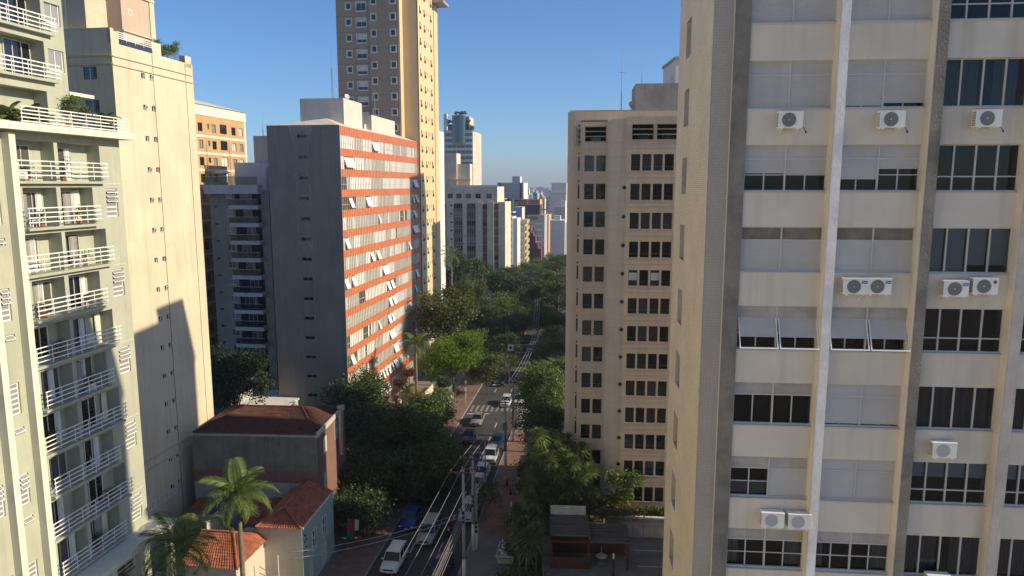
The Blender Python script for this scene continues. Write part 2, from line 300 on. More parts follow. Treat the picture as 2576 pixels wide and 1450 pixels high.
# raised terrace in front of the tan tower, with the drive below the hedge wall
b = MB(); b.prism([(2.9, 66.1), (9.2, 66.1), (26, 65.7), (28, 92), (5.6, 92)], G - .1, 6.0, 0); struct('terrace', b.mesh('terrace', 'soil'))

# ================================================================== NEAR RIGHT APARTMENT BLOCK
r1 = thing('apartment_building', 'cream slab block with shuttered windows, ribs and tiled street wall', 'building', (7.3, 25.0, 0), AZR)
RF = Face(r1, 0, 0, 0); TOP = 58.4
def zb(k): return 25.8 + 2.796 * k                 # window sill of floor k (0 = lowest one seen)
BAYS = [(.73, 3.54), (3.84, 6.60), (6.95, 9.77), (10.14, 12.9), (13.25, 16.0), (16.35, 19.1)]
for (a, c, p, m) in [(.2, .73, .06, 'r1_pier'), (3.54, 3.84, .36, 'r1_white'), (6.60, 6.95, .36, 'r1_pier'), (9.77, 10.14, .36, 'r1_grey'), (12.9, 13.25, .36, 'r1_white'), (16.0, 16.35, .36, 'r1_pier')]:
    b = MB(); b.box(a, c, -p + .003, .5, G - .1, TOP - .4, 0); b.box(a + .004, c - .004, -p, -p + .003, G, TOP - .4, 0)
    b.box(a - .035, a, -p + .03, .45, G - .1, TOP - .4, 1)
    ob('rib', b.mesh('rib', m, 'r1_cream'), r1)
slab(r1, 'corner_pier', -.49, .2, .0, .6, G - .1, TOP, 'mosaic').location = (0, 0, 0)
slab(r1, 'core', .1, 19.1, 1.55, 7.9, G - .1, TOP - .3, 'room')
slab(r1, 'roof', -.5, 19.3, -.1, 8.2, TOP, TOP + .35, 'concrete')
slab(r1, 'end_wall', -.49, 19.1, 7.9, 8.1, G - .1, TOP, 'r1_cream')
slab(r1, 'right_wall', 19.1, 19.3, -.2, 8.1, G - .1, TOP, 'r1_cream')
holes = [(2.05, 3.3, 42.42 + 2.796 * k, 43.92 + 2.796 * k) for k in range(-12, 5)]
LF = Face(r1, -.5, 8.1, -90)
wallpart(LF, 0, 8.1, G - .1, TOP, holes, 'r1_tile', .5, 'r1_grey', name='street_wall')
wm = win(1.25, 1.5, 2, 1, .05, 'glass0', 'dark_alu')
for h in holes: LF.put('side_window', wm, 2.05, h[2], -.44)
def slats(w, h, m='shutter', pitch=.052, key='slat_panel'):
    k = (key, w, round(h, 3), m)
    if k in CACHE: return CACHE[k]
    b = MB(); n = max(1, int(h / pitch)); p = h / n
    b.quad((0, .02, 0), (w, .02, 0), (w, .02, h), (0, .02, h))
    for i in range(n):
        z = i * p; b.quad((0, 0, z), (w, 0, z), (w, .012, z + p * .88), (0, .012, z + p * .88)); b.quad((0, .012, z + p * .88), (w, .012, z + p * .88), (w, .0, z + p), (0, .0, z + p))
    b.box(0, w, -.008, .02, -.03, 0.); CACHE[k] = b.mesh(key, m); return CACHE[k]
def pane(w, h, m='clear'):
    k = ('pane', round(w, 3), round(h, 3), m)
    if k not in CACHE: b = MB(); b.quad((0, 0, 0), (w, 0, 0), (w, 0, h), (0, 0, h)); CACHE[k] = b.mesh('pane', m)
    return CACHE[k]
def drape(w, h, m, amp=.045, wav=.14):
    k = ('drape', round(w, 2), round(h, 2), m)
    if k not in CACHE:
        b = MB(); n = max(4, int(w / wav * 6)); P = [(w * i / n, amp * math.sin(i * 1.05) * (1 + .4 * math.sin(i * .31)), 0) for i in range(n + 1)]
        for i in range(n): (x, y, _), (x2, y2, _) = P[i], P[i + 1]; b.quad((x, y, 0), (x2, y2, 0), (x2, y2, h), (x, y, h))
        CACHE[k] = b.mesh('curtain', m, smooth=True)
    return CACHE[k]
HWIN = 1.575
def frame_mesh(w, h, ups, cross, fr=.05):
    k = ('r1frame', round(w, 3), round(h, 3), tuple(ups), tuple(cross))
    if k not in CACHE:
        b = MB(); b.box(0, w, 0, .09, 0, fr); b.box(0, w, 0, .09, h - fr * .8, h); b.box(0, fr, 0, .09, fr, h - fr * .8); b.box(w - fr, w, 0, .09, fr, h - fr * .8)
        for u in ups: b.box(u - .028, u + .028, .004, .086, fr, h - fr * .8)
        for z, a, c in cross: b.box(a, c, .008, .08, z - .022, z + .022)
        b.box(-.02, w + .02, -.14, .0, -.05, -.003, 0); CACHE[k] = b.mesh('window_frame', 'alu')
    return CACHE[k]
def r1_window(bay, k, kind):
    a, c = BAYS[bay]; w = c - a; z = zb(k)
    x0, x1 = .03, w - .03
    up = .47; hw = w / 2
    if kind[0] == 'P':
        nb = 4; us = [w * i / nb for i in range(1, nb)]; cross = [] if kind in ('Pw', 'Pc', 'Pg') else [(HWIN * .32, .05, w - .05)]
        o = RF.put('window', frame_mesh(w, HWIN, us, cross), a, z, -.10); o.name = 'picture_window'
        for i in range(nb): ob('pane', pane(w / nb - .05, HWIN - .09), o, (w * i / nb + .025, .05, .05))
        if kind == 'Pc':
            ob('curtain', drape(w * .49, HWIN, 'curtain_grey'), o, (.0, .3, 0)); ob('curtain', drape(w * .32, HWIN, 'curtain_grey'), o, (w * .67, .3, 0))
        if kind == 'Pg': ob('curtain', drape(w, HWIN, 'curtain_grey', .05, .1), o, (0, .3, 0))
        if kind == 'Pw':
            for i in range(nb): ob('roller_blind', boxmesh('roller_blind', w / nb - .06, .01, HWIN * (.93 if i < 2 else .8), 'blind'), o, (w * i / nb + .03, .16, HWIN * (.03 if i < 2 else .17)))
        if kind == 'Ph':
            for i in range(nb): ob('roller_blind', slats(w / nb - .06, HWIN * .36, 'blind', .11, 'roller_blind'), o, (w * i / nb + .03, .14, HWIN * .62))
        if kind == 'Pb': ob('room_wall', boxmesh('room_wall', w, .02, HWIN, 'room_brown'), o, (0, 1.2, 0))
        return
    o = RF.put('shutter_window', frame_mesh(w, HWIN, [hw], [(HWIN - up, .05, w - .05)]), a, z, -.10)
    pw = hw - .075
    top_m = 'stain' if kind == 'Ss' else 'old_slat' if kind in ('A', 'X', 'O', 'D') else 'shutter'
    for i in (0, 1): ob('slat_panel', slats(pw, up - .06, top_m), o, (.05 + i * (hw - .02), .03, HWIN - up + .03))
    lo = HWIN - up - .07
    drop = {'S': (1, 1), 'Ss': (1, 1), 'Sg': (.94, .86), 'H': (.42, .46), 'Hr': (.62, .28), 'A': (0, 0), 'O': (0, 0), 'X': (0, 1), 'D': (0, 0), 'Sb': (.93, .93)}[kind]
    for i in (0, 1):
        x = .05 + i * (hw - .02)
        if drop[i]: ob('shutter', slats(pw, lo * drop[i]), o, (x, .03, .05 + lo * (1 - drop[i])))
        if drop[i] < .99:
            for j in (0, 1):
                ob('pane', pane(pw / 2 - .02, lo - .02), o, (x + j * pw / 2 + .01, .10, .05))
            ob('sash', boxmesh('sash', .045, .03, lo, 'alu'), o, (x + pw / 2 - .02, .085, .05))
            if kind in ('D', 'X') or drop[i] < .5 and kind != 'O': ob('sash', boxmesh('sash_bar', pw, .03, .035, 'alu'), o, (x, .086, .05 + lo * .48))
        if kind == 'A':
            t = R(24); e = ob('awning_shutter', slats(pw, lo * .62), o, (x, .0, HWIN - up), rot=(-t, 0, 0)); e.location = (x, .0 - math.sin(t) * lo * .62, HWIN - up - math.cos(t) * lo * .62)
            b = CACHE.get(('aw', round(pw, 3)))
            if b is None:
                q = MB(); L = lo * 1.07; q.box(0, pw, -.03, 0, 0, .045); q.box(0, .035, -.03, 0, .045, L); q.box(pw - .035, pw, -.03, 0, .045, L); b = q.mesh('awning_frame', 'l1_white'); CACHE[('aw', round(pw, 3))] = b
            ob('awning_frame', b, o, (x, -.01 - math.sin(t) * lo * 1.07, HWIN - up - math.cos(t) * lo * 1.07), rot=(-t, 0, 0))
    if kind == 'D':
        ob('curtain', drape(w * .16, lo, 'curtain'), o, (.05, .3, .03)); ob('curtain', drape(w * .2, lo, 'curtain'), o, (w * .78, .3, .03))
    if kind == 'X': ob('window_net', boxmesh('window_net', pw, .004, lo * .5, 'mesh_net'), o, (.05, .2, .05))
GRID = {0: ['S', 'D', 'X', 'O', 'A', 'Ss', 'H', 'S', 'S'], 1: ['S', 'D', 'S', 'Sb', 'A', 'Ss', 'Hr', 'Sg', 'S'], 2: ['Pc', 'Pc', 'Ph', 'Pg', 'Pb', 'Pw', 'Pd', 'Pc', 'Pd'], 3: ['Pd', 'Pc', 'Ph', 'Pg', 'Pd', 'Pb', 'Pd', 'Pc', 'Pd']}
for bay in range(6):
    for k in range(-7, 12):
        kinds = GRID.get(bay, ['S', 'Pd', 'Pg', 'S', 'Pc', 'S', 'Pd', 'Pw', 'S'])
        r1_window(bay, k, kinds[(k + 1) % 9] if -1 <= k <= 7 else kinds[(k * 5) % 9])
    a, c = BAYS[bay]
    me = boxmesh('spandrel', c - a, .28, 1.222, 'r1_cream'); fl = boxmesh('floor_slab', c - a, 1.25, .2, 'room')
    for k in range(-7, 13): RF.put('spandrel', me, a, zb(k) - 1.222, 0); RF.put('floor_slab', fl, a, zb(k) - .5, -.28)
    RF.put('base_wall', boxmesh('base_wall', c - a, .28, zb(-7) - 1.23 - G, 'r1_cream'), a, G - .01, 0)
# air conditioners hung on the spandrels
def text_mesh(s, size, m):
    cu = bpy.data.curves.new('t', 'FONT'); cu.body = s; cu.size = size; cu.extrude = .001; cu.resolution_u = 2; cu.align_x = 'CENTER'
    o = bpy.data.objects.new('t', cu); COL.objects.link(o); bpy.context.view_layer.update()
    me = bpy.data.meshes.new_from_object(o.evaluated_get(bpy.context.evaluated_depsgraph_get())); bpy.data.objects.remove(o); me.materials.clear(); me.materials.append(M[m]); return me
T_MID = text_mesh('Midea', .07, 'white_paint'); T_LG = text_mesh('LG', .085, 'ac_grey')
def ac_unit(label, p, rz, kind='midea', s=1., group=None):
    o = thing('air_conditioner', label, 'air conditioner', p, 0, group); o.rotation_euler[2] = rz; o.scale = (s,) * 3
    b = MB(); b.box(0, .8, -.42, -.12, 0, .54, 0)
    for k in range(9): b.box(-.004, 0, -.38, -.16, .05 + k * .052, .075 + k * .052, 1)
    b.box(-.012, .812, -.428, -.10, .54, .555, 0); ob('casing', b.mesh('casing', 'ac_white', 'ac_dark'), o)
    cx, cz, r = .34, .27, .225; b = MB(); n = 28
    b.poly([(cx + r * math.cos(2 * math.pi * i / n), -.424, cz + r * math.sin(2 * math.pi * i / n)) for i in range(n)], 0 if kind != 'plain' else 1)
    for rr in (.07, .11, .15, .19, .226):
        for i in range(n):
            a, c = 2 * math.pi * i / n, 2 * math.pi * (i + 1) / n
            b.quad((cx + rr * math.cos(a), -.43, cz + rr * math.sin(a)), (cx + rr * math.cos(c), -.43, cz + rr * math.sin(c)), (cx + (rr + .012) * math.cos(c), -.43, cz + (rr + .012) * math.sin(c)), (cx + (rr + .012) * math.cos(a), -.43, cz + (rr + .012) * math.sin(a)), 1)
    b.poly([(cx + .04 * math.cos(i), -.433, cz + .04 * math.sin(i)) for i in (0, .785, 1.57, 2.356, 3.14, 3.927, 4.71, 5.5)], 1)
    ob('fan_grille', b.mesh('fan_grille', 'ac_dark', 'ac_grey'), o)
    br = boxmesh('bracket', .04, .44, .035, 'ac_white')
    for x in (.1, .64): ob('bracket', br, o, (x, -.44, -.04))
    b = MB(); b.limb([(0, 0, -.03), (0, -.36, -.03), (0, -.02, -.22)], .012, 5)
    st = b.mesh('stay', 'ac_white')
    for x in (.13, .67): ob('stay', st, o, (x, 0, 0))
    if kind == 'midea':
        e = ob('badge', boxmesh('badge', .19, .004, .1, 'ac_blue'), o, (.59, -.426, .37)); ob('lettering', T_MID, e, (.095, -.003, .03), rot=(R(90), 0, 0))
    if kind == 'lg':
        b = MB(); b.poly([(.06 * math.cos(2 * math.pi * i / 16), 0, .06 * math.sin(2 * math.pi * i / 16)) for i in range(16)]); ob('badge', b.mesh('badge', 'ac_red'), o, (.69, -.426, .42)); ob('lettering', T_LG, o, (.69, -.425, .25), rot=(R(90), 0, 0))
    if kind == 'pipe':
        b = MB(); b.limb([(.8, -.2, .1), (.9, -.22, 0), (.95, -.24, -.1)], .014, 5); b.limb([(.95, -.24, -.1), (.97, -.25, -.16)], .03, 6); ob('hose', b.mesh('hose', 'black_plastic'), o)
    return o
rot5 = -R(AZR)
def r1_point(x, y): u, z = front(x, y, 7.3, 25.0, AZR); c, s = math.cos(R(AZR)), math.sin(R(AZR)); return (7.3 + u * c, 25.0 - u * s, z)
for x, y, kd, lab in [(1949, 325, 'pipe', 'weathered air conditioner with dangling hose under the two closed shutters beside the grey pier'), (2200, 324, 'pipe', 'weathered air conditioner with hose between the white rib and the rough grey rib'), (2437, 322, 'pipe', 'weathered air conditioner below the curtained picture window'),
                      (2110, 736, 'midea', 'blue badged white air conditioner of a touching pair, beside the white rib'), (2168, 736, 'midea', 'blue badged white air conditioner of a touching pair, farther from the white rib'),
                      (2358, 742, 'midea', 'small white air conditioner with blue badge below the white roller blinds'), (2430, 736, 'lg', 'larger white air conditioner with round red badge below the white roller blinds'),
                      (2331, 1141, 'plain', 'white air conditioner with pale round grille below the closed grey drapes'), (1908, 1313, 'plain', 'small boxy air conditioner below the netted half window'), (1974, 1317, 'plain', 'tilted boxy air conditioner next to the white rib below the netted window'), (2318, 1468, 'plain', 'boxy air conditioner below the lowest curtained picture window')]:
    ac_unit(lab, r1_point(x, y), rot5, kd)

# ================================================================== TAN ROUNDED TOWER
r2 = thing('apartment_building', 'tan tower with a rounded bay, paired dark windows and portholes', 'building', (7.3, 72.5, 0), AZR)
F0 = Face(r2, 0, 0, 0); F1 = Face(r2, 0, -2.63, 0); FB = Face(r2, 0, 1.3, 0)
lv = [41.36 - 2.8 * k for k in range(13)]
hl = [(a, a + .95, z, z + 1.57) for z in lv for a in (-.02, 1.16)] + [(0, 2.1, 44.24, 45.72)]
wallpart(F0, -.43, 2.4, 3.6, 46.4, hl, 'r2_tan', .16)
xs = [4.40, 5.46, 6.53, 7.59]
hr = [(a, a + .88, z, z + 1.57) for z in lv for a in xs] + [(a, a + .88, z, z + 1.57) for z in lv for a in (9.6, 10.7, 11.8)] + [(4.45, 6.5, 44.24, 45.78), (6.8, 9.2, 44.24, 45.78)]
wallpart(F1, 4.0, 14.4, 3.6, 46.48, hr, 'r2_tan', .16)
wl = [win(.95, 1.57, 1, 1, .045, g, 'dark_alu', .05) for g in ('r2_glass', 'glass4')]; wr = [win(.88, 1.57, 1, 1, .045, g, 'dark_alu', .05) for g in ('r2_glass', 'glass4', 'glass1')]
hop = win(.88, 1.57, 1, 1, .045, 'r2_glass', 'dark_alu', .05)
bl = boxmesh('half_blind', .78, .01, .75, 'blind')
for z in lv:
    for a in (-.02, 1.16): o = F0.put('window', random.choice(wl), a, z, -.1); ob('hopper_bar', boxmesh('hopper_bar', .86, .02, .04, 'dark_alu'), o, (.045, .01, .38))
    for i, a in enumerate(xs + [9.6, 10.7, 11.8]):
        o = F1.put('window', random.choice(wr), a, z, -.1); ob('hopper_bar', boxmesh('hopper_bar', .78, .02, .04, 'dark_alu'), o, (.05, .01, .36))
        if abs(z - (41.36 - 2.8 * 4)) < .1 and i in (0, 2): ob('half_blind', bl, o, (.05, -.02, .55))
        ob('sill', boxmesh('sill', .92, .09, .03, 'r2_tan'), o, (-.02, -.12, -.035))
b = MB(); n = 14; N = []
for i in range(n + 1):
    t = i / n * math.pi / 2; N.append((4.0 - 1.8 * math.cos(t), -2.63 * math.sin(t)))
for i in range(n): (x, y), (x2, y2) = N[i], N[i + 1]; b.quad((x, y, 3.6), (x2, y2, 3.6), (x2, y2, 46.3), (x, y, 46.3))
b.poly([(x, y, 46.3) for x, y in N] + [(4.0, 1.2, 46.3), (2.2, 1.2, 46.3)])
me = b.mesh('rounded_bay', 'r2_tan', smooth=True); ob('rounded_bay', me, r2)
for z in [44.05 - 1.4 * k for k in range(28)]:
    b = MB(); off = .012
    for i in range(n): (x, y), (x2, y2) = N[i], N[i + 1]; b.quad((x - off, y - off, z), (x2 - off, y2 - off, z), (x2 - off, y2 - off, z + .022), (x - off, y - off, z + .022))
    ob('joint_line', b.mesh('joint_line', 'r2_roof'), r2)
for z in [43.0 - 2.8 * k for k in range(14)]:
    for f, a, c in ((F0, -.43, 2.2), (F1, 4.0, 14.4)): f.put('joint_line', boxmesh('joint', c - a, .01, .022, 'r2_roof'), a, z + .5, .008)
pm = MB(); n = 20
for rr, y, m in ((.24, -.04, 0), (.16, -.05, 1)): pm.poly([(rr * math.cos(2 * math.pi * i / n), y, rr * math.sin(2 * math.pi * i / n)) for i in range(n)], m)
for i in range(n):
    a, c = 2 * math.pi * i / n, 2 * math.pi * (i + 1) / n; pm.quad((.24 * math.cos(a), 0, .24 * math.sin(a)), (.24 * math.cos(c), 0, .24 * math.sin(c)), (.24 * math.cos(c), -.04, .24 * math.sin(c)), (.24 * math.cos(a), -.04, .24 * math.sin(a)), 0)
pm = pm.mesh('porthole', 'steel', 'glass0')
for k in range(13): F1.put('porthole', pm, 3.82, 39.75 - 2.8 * k, -.02)
for f, a, c in ((F0, 0, 2.1), (F1, 4.45, 6.5), (F1, 6.8, 9.2)):
    f.put('opening_back', boxmesh('opening_back', c - a, .05, 1.56, 'room'), a, 44.23, -.9)
    for z in (.0, .5, 1.0, 1.47): f.put('louvre_beam', boxmesh('louvre_beam', c - a, .18, .09, 'r2_roof'), a, 44.24 + z, .04)
    f.put('tank_window', win(1.0, .6, 2, 1, .04, 'glass0', 'dark_alu'), a + .6, 44.35, -.6)
# body behind the two wings
b = MB(); q = [(-1.75 + .7 - .7 * math.cos(t), 1.3 + .7 - .7 * math.sin(t)) for t in [i * math.pi / 12 for i in range(7)]]
b.prism(q + [(14.4, 1.3), (14.4, 14), (-1.75, 14)], 3.6, 47.35, 0); ob('body', b.mesh('body', 'r2_tan'), r2)
slab(r2, 'parapet', 4.0, 14.4, -2.63, 1.25, 46.3, 46.46, 'r2_roof'); slab(r2, 'parapet', -.43, 2.2, 0, 1.25, 46.2, 46.38, 'r2_roof'); slab(r2, 'wing_side', -.43, -.25, .004, 1.3, 3.6, 46.2, 'r2_tan'); slab(r2, 'roof_slab', -1.5, 14.3, 1.5, 13.8, 47.35, 47.5, 'r2_roof')
for z in lv + [44.1]:
    FB.put('slit_window', boxmesh('slit_window', .16, .03, 1.4, 'glass0'), -.66, z + .1, .02); FB.put('vent', boxmesh('vent', .14, .03, .16, 'glass0'), -.66, z + 1.75, .02)
for k in range(4): FB.put('louvre_beam', boxmesh('side_beam', .45, .9, .14, 'r2_roof'), -.9, 43.9 + .52 * k, .9)
slab(r2, 'lift_housing', 5.2, 13, 4, 9, 47.5, 50.4, 'concrete'); slab(r2, 'lift_housing', 9.5, 14.2, 9.1, 13.6, 47.5, 52.0, 'far_white')
tp = atY(1566, 112, 78.0); antenna('slim black mast standing on the tan tower roof', (tp.x, 78.0, 47.5), tp.z, False)
tp = atY(1615, 178, 80.0); antenna('thin short whip aerial by the roof housing of the tan tower', (tp.x, 80.0, 47.5), tp.z, False)
def dish(label, p, rz, r=.45):
    b = MB(); n = 12
    for k in range(3):
        r0, r1 = r * k / 3, r * (k + 1) / 3
        for i in range(n):
            a, c = 2 * math.pi * i / n, 2 * math.pi * (i + 1) / n; f = lambda q, t: (q * math.cos(t), -.35 * q * q / r, q * math.sin(t))
            b.quad(f(r0, a), f(r0, c), f(r1, c), f(r1, a))
    o = thing('satellite_dish', label, 'satellite dish', p, 0); o.rotation_euler[2] = rz
    ob('reflector', b.mesh('reflector', 'far_white', smooth=True), o, (0, 0, .7), rot=(R(-25), 0, 0)); b = MB(); b.limb([(0, .05, 0), (0, .05, .7)], .03, 6); b.limb([(0, 0, .7), (0, -.4, .72)], .012, 4); ob('mount', b.mesh('mount', 'steel'), o)
p = atY(1588, 262, 76.5); dish('round pale dish beside the concrete roof housing of the tan tower', (p.x, 76.5, 47.5), R(30))
# ================================================================== NEAR LEFT GREEN BALCONY BLOCK
l1 = thing('apartment_building', 'pale green block with white slatted balcony rails, pilasters and roof terrace', 'building', (-28.2, 50.0, 0), AZL)
LR = Face(l1, 0, 0, 90)
holes = []; tops = [42.68 - 2.835 * k for k in range(13)]
WIDE = ((-7.6, -4.45), (-4.15, -.45)); NARR = ((-7.15, -4.55), (-4.2, -1.4))
for k, t in enumerate(tops):
    for a, c in (WIDE if k % 2 == 0 else NARR): holes.append((a, c, t - 2.45, t))
lou = [(-.14, 1.0, 26.45 + 5.67 * j) for j in range(-3, 3)]
holes += [(a, c, z, z + 1.95) for a, c, z in lou] + [(-9.45, -8.78, 32.08 + 5.67 * j, 34.02 + 5.67 * j) for j in range(-5, 2)] + [(-9.5, -8.72, 30.85 + 2.835 * j, 31.27 + 2.835 * j) for j in range(-8, 5) if j % 2 == 0]
holes += [(-11.6, -10.6, 32.08 + 5.67 * j, 34.02 + 5.67 * j) for j in range(-5, 2)]
wallpart(LR, -17, 1.6, G - .1, 43.2, holes, 'l1_green', .95)
slab(l1, 'core', -21, -.955, -17, 1.6, G - .1, 43.2, 'l1_green'); slab(l1, 'end_wall', -21, -.004, 1.46, 1.596, G - .1, 43.19, 'l1_green'); slab(l1, 'near_wall', -21, -.004, -17, -16.8, G - .1, 61, 'l1_green')
def railing(L, h=.86, bars=4, key='railing', d=.42):
    k = (key, round(L, 2), h, bars)
    if k not in CACHE:
        b = MB()
        for i in range(bars): z = h * i / (bars - 1); b.box(-.12, L + .12, -d, -d + .035, z - .034, z + .034)
        n = max(2, int(L / 1.15))
        for i in range(n + 1): x = L * i / n; b.box(x - .02, x + .02, -d + .035, -d + .065, -.22, h + .02); b.box(x - .015, x + .015, -d + .065, .0, -.2, -.17)
        CACHE[k] = b.mesh('railing', 'l1_white')
    return CACHE[k]
doors = [win(2.0, 2.15, 3, 1, .07, g, f, .06) for g, f in (('glass0', 'alu'), ('glass2', 'alu'), ('glass4', 'l1_white'), ('glass1', 'alu'), ('glass2', 'alu'))]
for k, t in enumerate(tops):
    pr = WIDE if k % 2 == 0 else NARR; a, c = pr[0][0], pr[1][1]
    LR.put('railing', railing(c - a + .15), a - .07, t - 2.1)
    LR.put('balcony_slab', boxmesh('balcony_slab', c - a + .2, .32, .16, 'l1_green'), a - .1, t - 2.6, .32)
    for i, (u0, u1) in enumerate(pr):
        LR.put('balcony_door', random.choice(doors), u0 + .1 + .5 * random.random(), t - 2.4, -.88)
        if random.random() < .6: LR.put('curtain', drape(.75, 2.0, 'curtain'), u0 + .3 + random.random() * 1.2, t - 2.4, -.8)
        if random.random() < .45: LR.put('curtain', drape(.5, 2.1, 'white_paint'), u0 + 1.2 + random.random(), t - 2.42, -.82)
        if k in (1, 4, 6, 9) and i: LR.put('side_panel', boxmesh('side_panel', .5, .04, 2.2, 'l1_cream'), u1 - .8, t - 2.42, -.78)
def louvre(w, h, open_):
    k = ('louvre', w, h, open_)
    if k not in CACHE:
        b = MB(); fr = .05; b.box(0, w, 0, .06, 0, fr); b.box(0, w, 0, .06, h - fr, h); b.box(0, fr, 0, .06, 0, h); b.box(w - fr, w, 0, .06, 0, h); n = 6 if h > 1 else 1
        b.box(fr, w - fr, .05, .058, fr, h - fr, 2)
        for i in range(n):
            z = fr + (h - 2 * fr) * i / n; H = (h - 2 * fr) / n; t = R(38) if (open_ and i >= n - 3) else 0
            f = lambda x, q, e: (x, e - math.sin(t) * (H - q), z + H - math.cos(t) * (H - q))
            b.quad(f(fr, 0, 0), f(w - fr, 0, 0), f(w - fr, H, 0), f(fr, H, 0), 1)
            for q0, q1 in ((0, .05), (H - .04, H)): b.quad(f(fr, q0, -.012), f(w - fr, q0, -.012), f(w - fr, q1, -.012), f(fr, q1, -.012), 0)
            for x0, x1 in ((fr, fr + .035), (w - fr - .035, w - fr)): b.quad(f(x0, 0, -.013), f(x1, 0, -.013), f(x1, H, -.013), f(x0, H, -.013), 0)
        CACHE[k] = b.mesh('louvre_window', 'l1_white', 'glass3', 'glass0')
    return CACHE[k]
for a, c, z in lou: LR.put('louvre_window', louvre(1.14, 1.95, True), a, z, -.1)
for j in range(-5, 2): LR.put('louvre_window', louvre(.67, 1.94, j % 2 == 0), -9.45, 32.08 + 5.67 * j, -.1); LR.put('louvre_window', louvre(1.0, 1.94, True), -11.6, 32.08 + 5.67 * j, -.1)
for j in range(-8, 5, 2): LR.put('louvre_window', louvre(.78, .42, True), -9.5, 30.85 + 2.835 * j, -.1)
for a, c, p in ((-8.30, -7.85, .5), (-10.4, -9.95, .5)): LR.put('pilaster', boxmesh('pilaster', c - a, p + .1, 43.0 - G, 'l1_cream'), a, G, p)
LR.put('ledge', boxmesh('ledge', 19.0, 1.3, .44, 'l1_cream'), -16.9, 43.17, 1.0)
LR.put('railing', railing(9.05, .86, 5, 'terrace_rail', .0), -7.45, 43.72, .75)
for z in (40.0, 34.3, 28.7, 23.0, 17.3): LR.put('joint_line', boxmesh('jl', 9.2, .01, .025, 'l1_cream'), -7.8, z + .08, .006)
# upper storeys behind the terrace
uh = [(-13, -4.6, 43.75, 45.75), (-12, -4.5, 46.5, 48.75), (-12, -4.5, 49.35, 51.6), (-12, -4.5, 52.2, 54.4), (-4.2, -2.95, 47.1, 48.4), (-4.2, -2.95, 49.9, 51.2)]
b = MB(); b.wall(-16.8, -2.75, 43.6, 61, uh, .95, 0); LR.put('upper_wall', b.mesh('upper_wall', 'l1_green'), 0, 0, 0)
slab(l1, 'upper_core', -21, -.955, -16.8, -2.76, 43.6, 61, 'l1_green'); slab(l1, 'upper_end', -21, -.004, -2.9, -2.754, 43.6, 60.9, 'l1_green'); slab(l1, 'roof', -21.2, .2, -17, -2.6, 61, 61.3, 'l1_cream')
for z in (46.6, 49.45, 52.3): LR.put('railing', railing(8.3, .75, 4, 'rail_b', .42), -12.2, z); LR.put('balcony_slab', boxmesh('balcony_slab2', 8.2, .4, .16, 'l1_green'), -12.1, z - .3, .36); LR.put('balcony_door', doors[0], -6.6, z - .1, -.88); LR.put('balcony_door', doors[1], -9.4, z - .1, -.88); LR.put('upper_window', win(1.25, 1.3, 2, 1, .07, 'glass3', 'l1_white', .06), -4.2, z + .5, -.1)
LR.put('slab_edge', boxmesh('slab_edge', 2.2, .5, .22, 'l1_cream'), -2.75, 45.75, .05); slab(l1, 'terrace_floor', -21, .8, -2.75, 1.6, 43.21, 43.55, 'concrete')
LR.put('canopy', boxmesh('canopy', 10.6, 2.2, .35, 'l1_cream'), -8.3, 14.1, 2.0)
for u in (-7.4, -4.6, -1.8, 1.6): LR.put('column', boxmesh('column', .45, .45, 14.1 - G, 'l1_cream'), u, G, 1.7)
def l1_at(u, n, z): c, s = math.cos(R(AZL)), math.sin(R(AZL)); return (-28.2 + n * c + u * s, 50 - n * s + u * c, z)
for u, z, lab in ((-7.3, 40.3, 'air conditioner behind the rail of the top green balcony'), (-7.2, 34.62, 'air conditioner stacked on a rack beside curtains on a green balcony'), (-3.2, 25.95, 'dark faced air conditioner on a shaded green balcony'), (-7.3, 20.25, 'air conditioner catching sun at the end of a low green balcony')):
    ac_unit(lab, l1_at(u, -.45, z), R(90 - AZL), 'plain', .9)

# ================================================================== LEFT BEIGE TOWER
l2 = thing('apartment_building', 'tall beige tower with tiny paired bathroom windows and roof terraces', 'building', (-33.3, 67.5, 0), AZL)
S2 = Face(l2, 0, 0, 90); FF = Face(l2, 0, -4.85, 0)
wz = [49.52 - 2.8 * k for k in range(15)]
hs = [(a, a + .5, z, z + .52) for z in wz for a in (-1.2, 0.)]
wallpart(S2, -4.85, 6.7, 3.4, 52.0, hs, 'l2_cream', .22)
wm = win(.5, .52, 1, 1, .05, 'glass0', 'l1_white', .05)
tilt = MB(); tilt.box(0, .42, -.03, 0, 0, .04); tilt.box(0, .42, -.03, 0, .4, .44); tilt.box(0, .04, -.03, 0, .04, .4); tilt.box(.38, .42, -.03, 0, .04, .4); tilt.quad((.04, -.015, .04), (.38, -.015, .04), (.38, -.015, .4), (.04, -.015, .4), 1); tilt = tilt.mesh('open_sash', 'l1_white', 'glass3')
for z in wz:
    for a in (-1.2, 0.):
        o = S2.put('window', wm, a, z, -.15)
        if random.random() < .5: e = ob('open_sash', tilt, o, (.04, -.16, .06), rot=(R(22), 0, 0))
hf = [(a, a + 1.45, z, z + 1.2) for z in [48.92 - 2.8 * k for k in range(15)] for a in (-3.0, -7.2)]
wallpart(FF, -16, 0, 3.4, 53.05, hf, 'l2_cream', .2)
for h in hf: FF.put('window', win(1.45, 1.2, 2, 1, .06, 'glass1', 'l1_white', .06), h[0], h[2], -.14)
slab(l2, 'core', -16, -.3, -4.5, 6.69, 3.4, 51.8, 'l2_cream'); slab(l2, 'far_wall', -16, -.01, 6.69, 6.9, 3.4, 52, 'l2_cream')
for u, m in ((.5, 'groove'), (5.57, 'groove')): S2.put('joint', boxmesh('vjoint', .06, .02, 48.4, m), u, 3.5, .015)
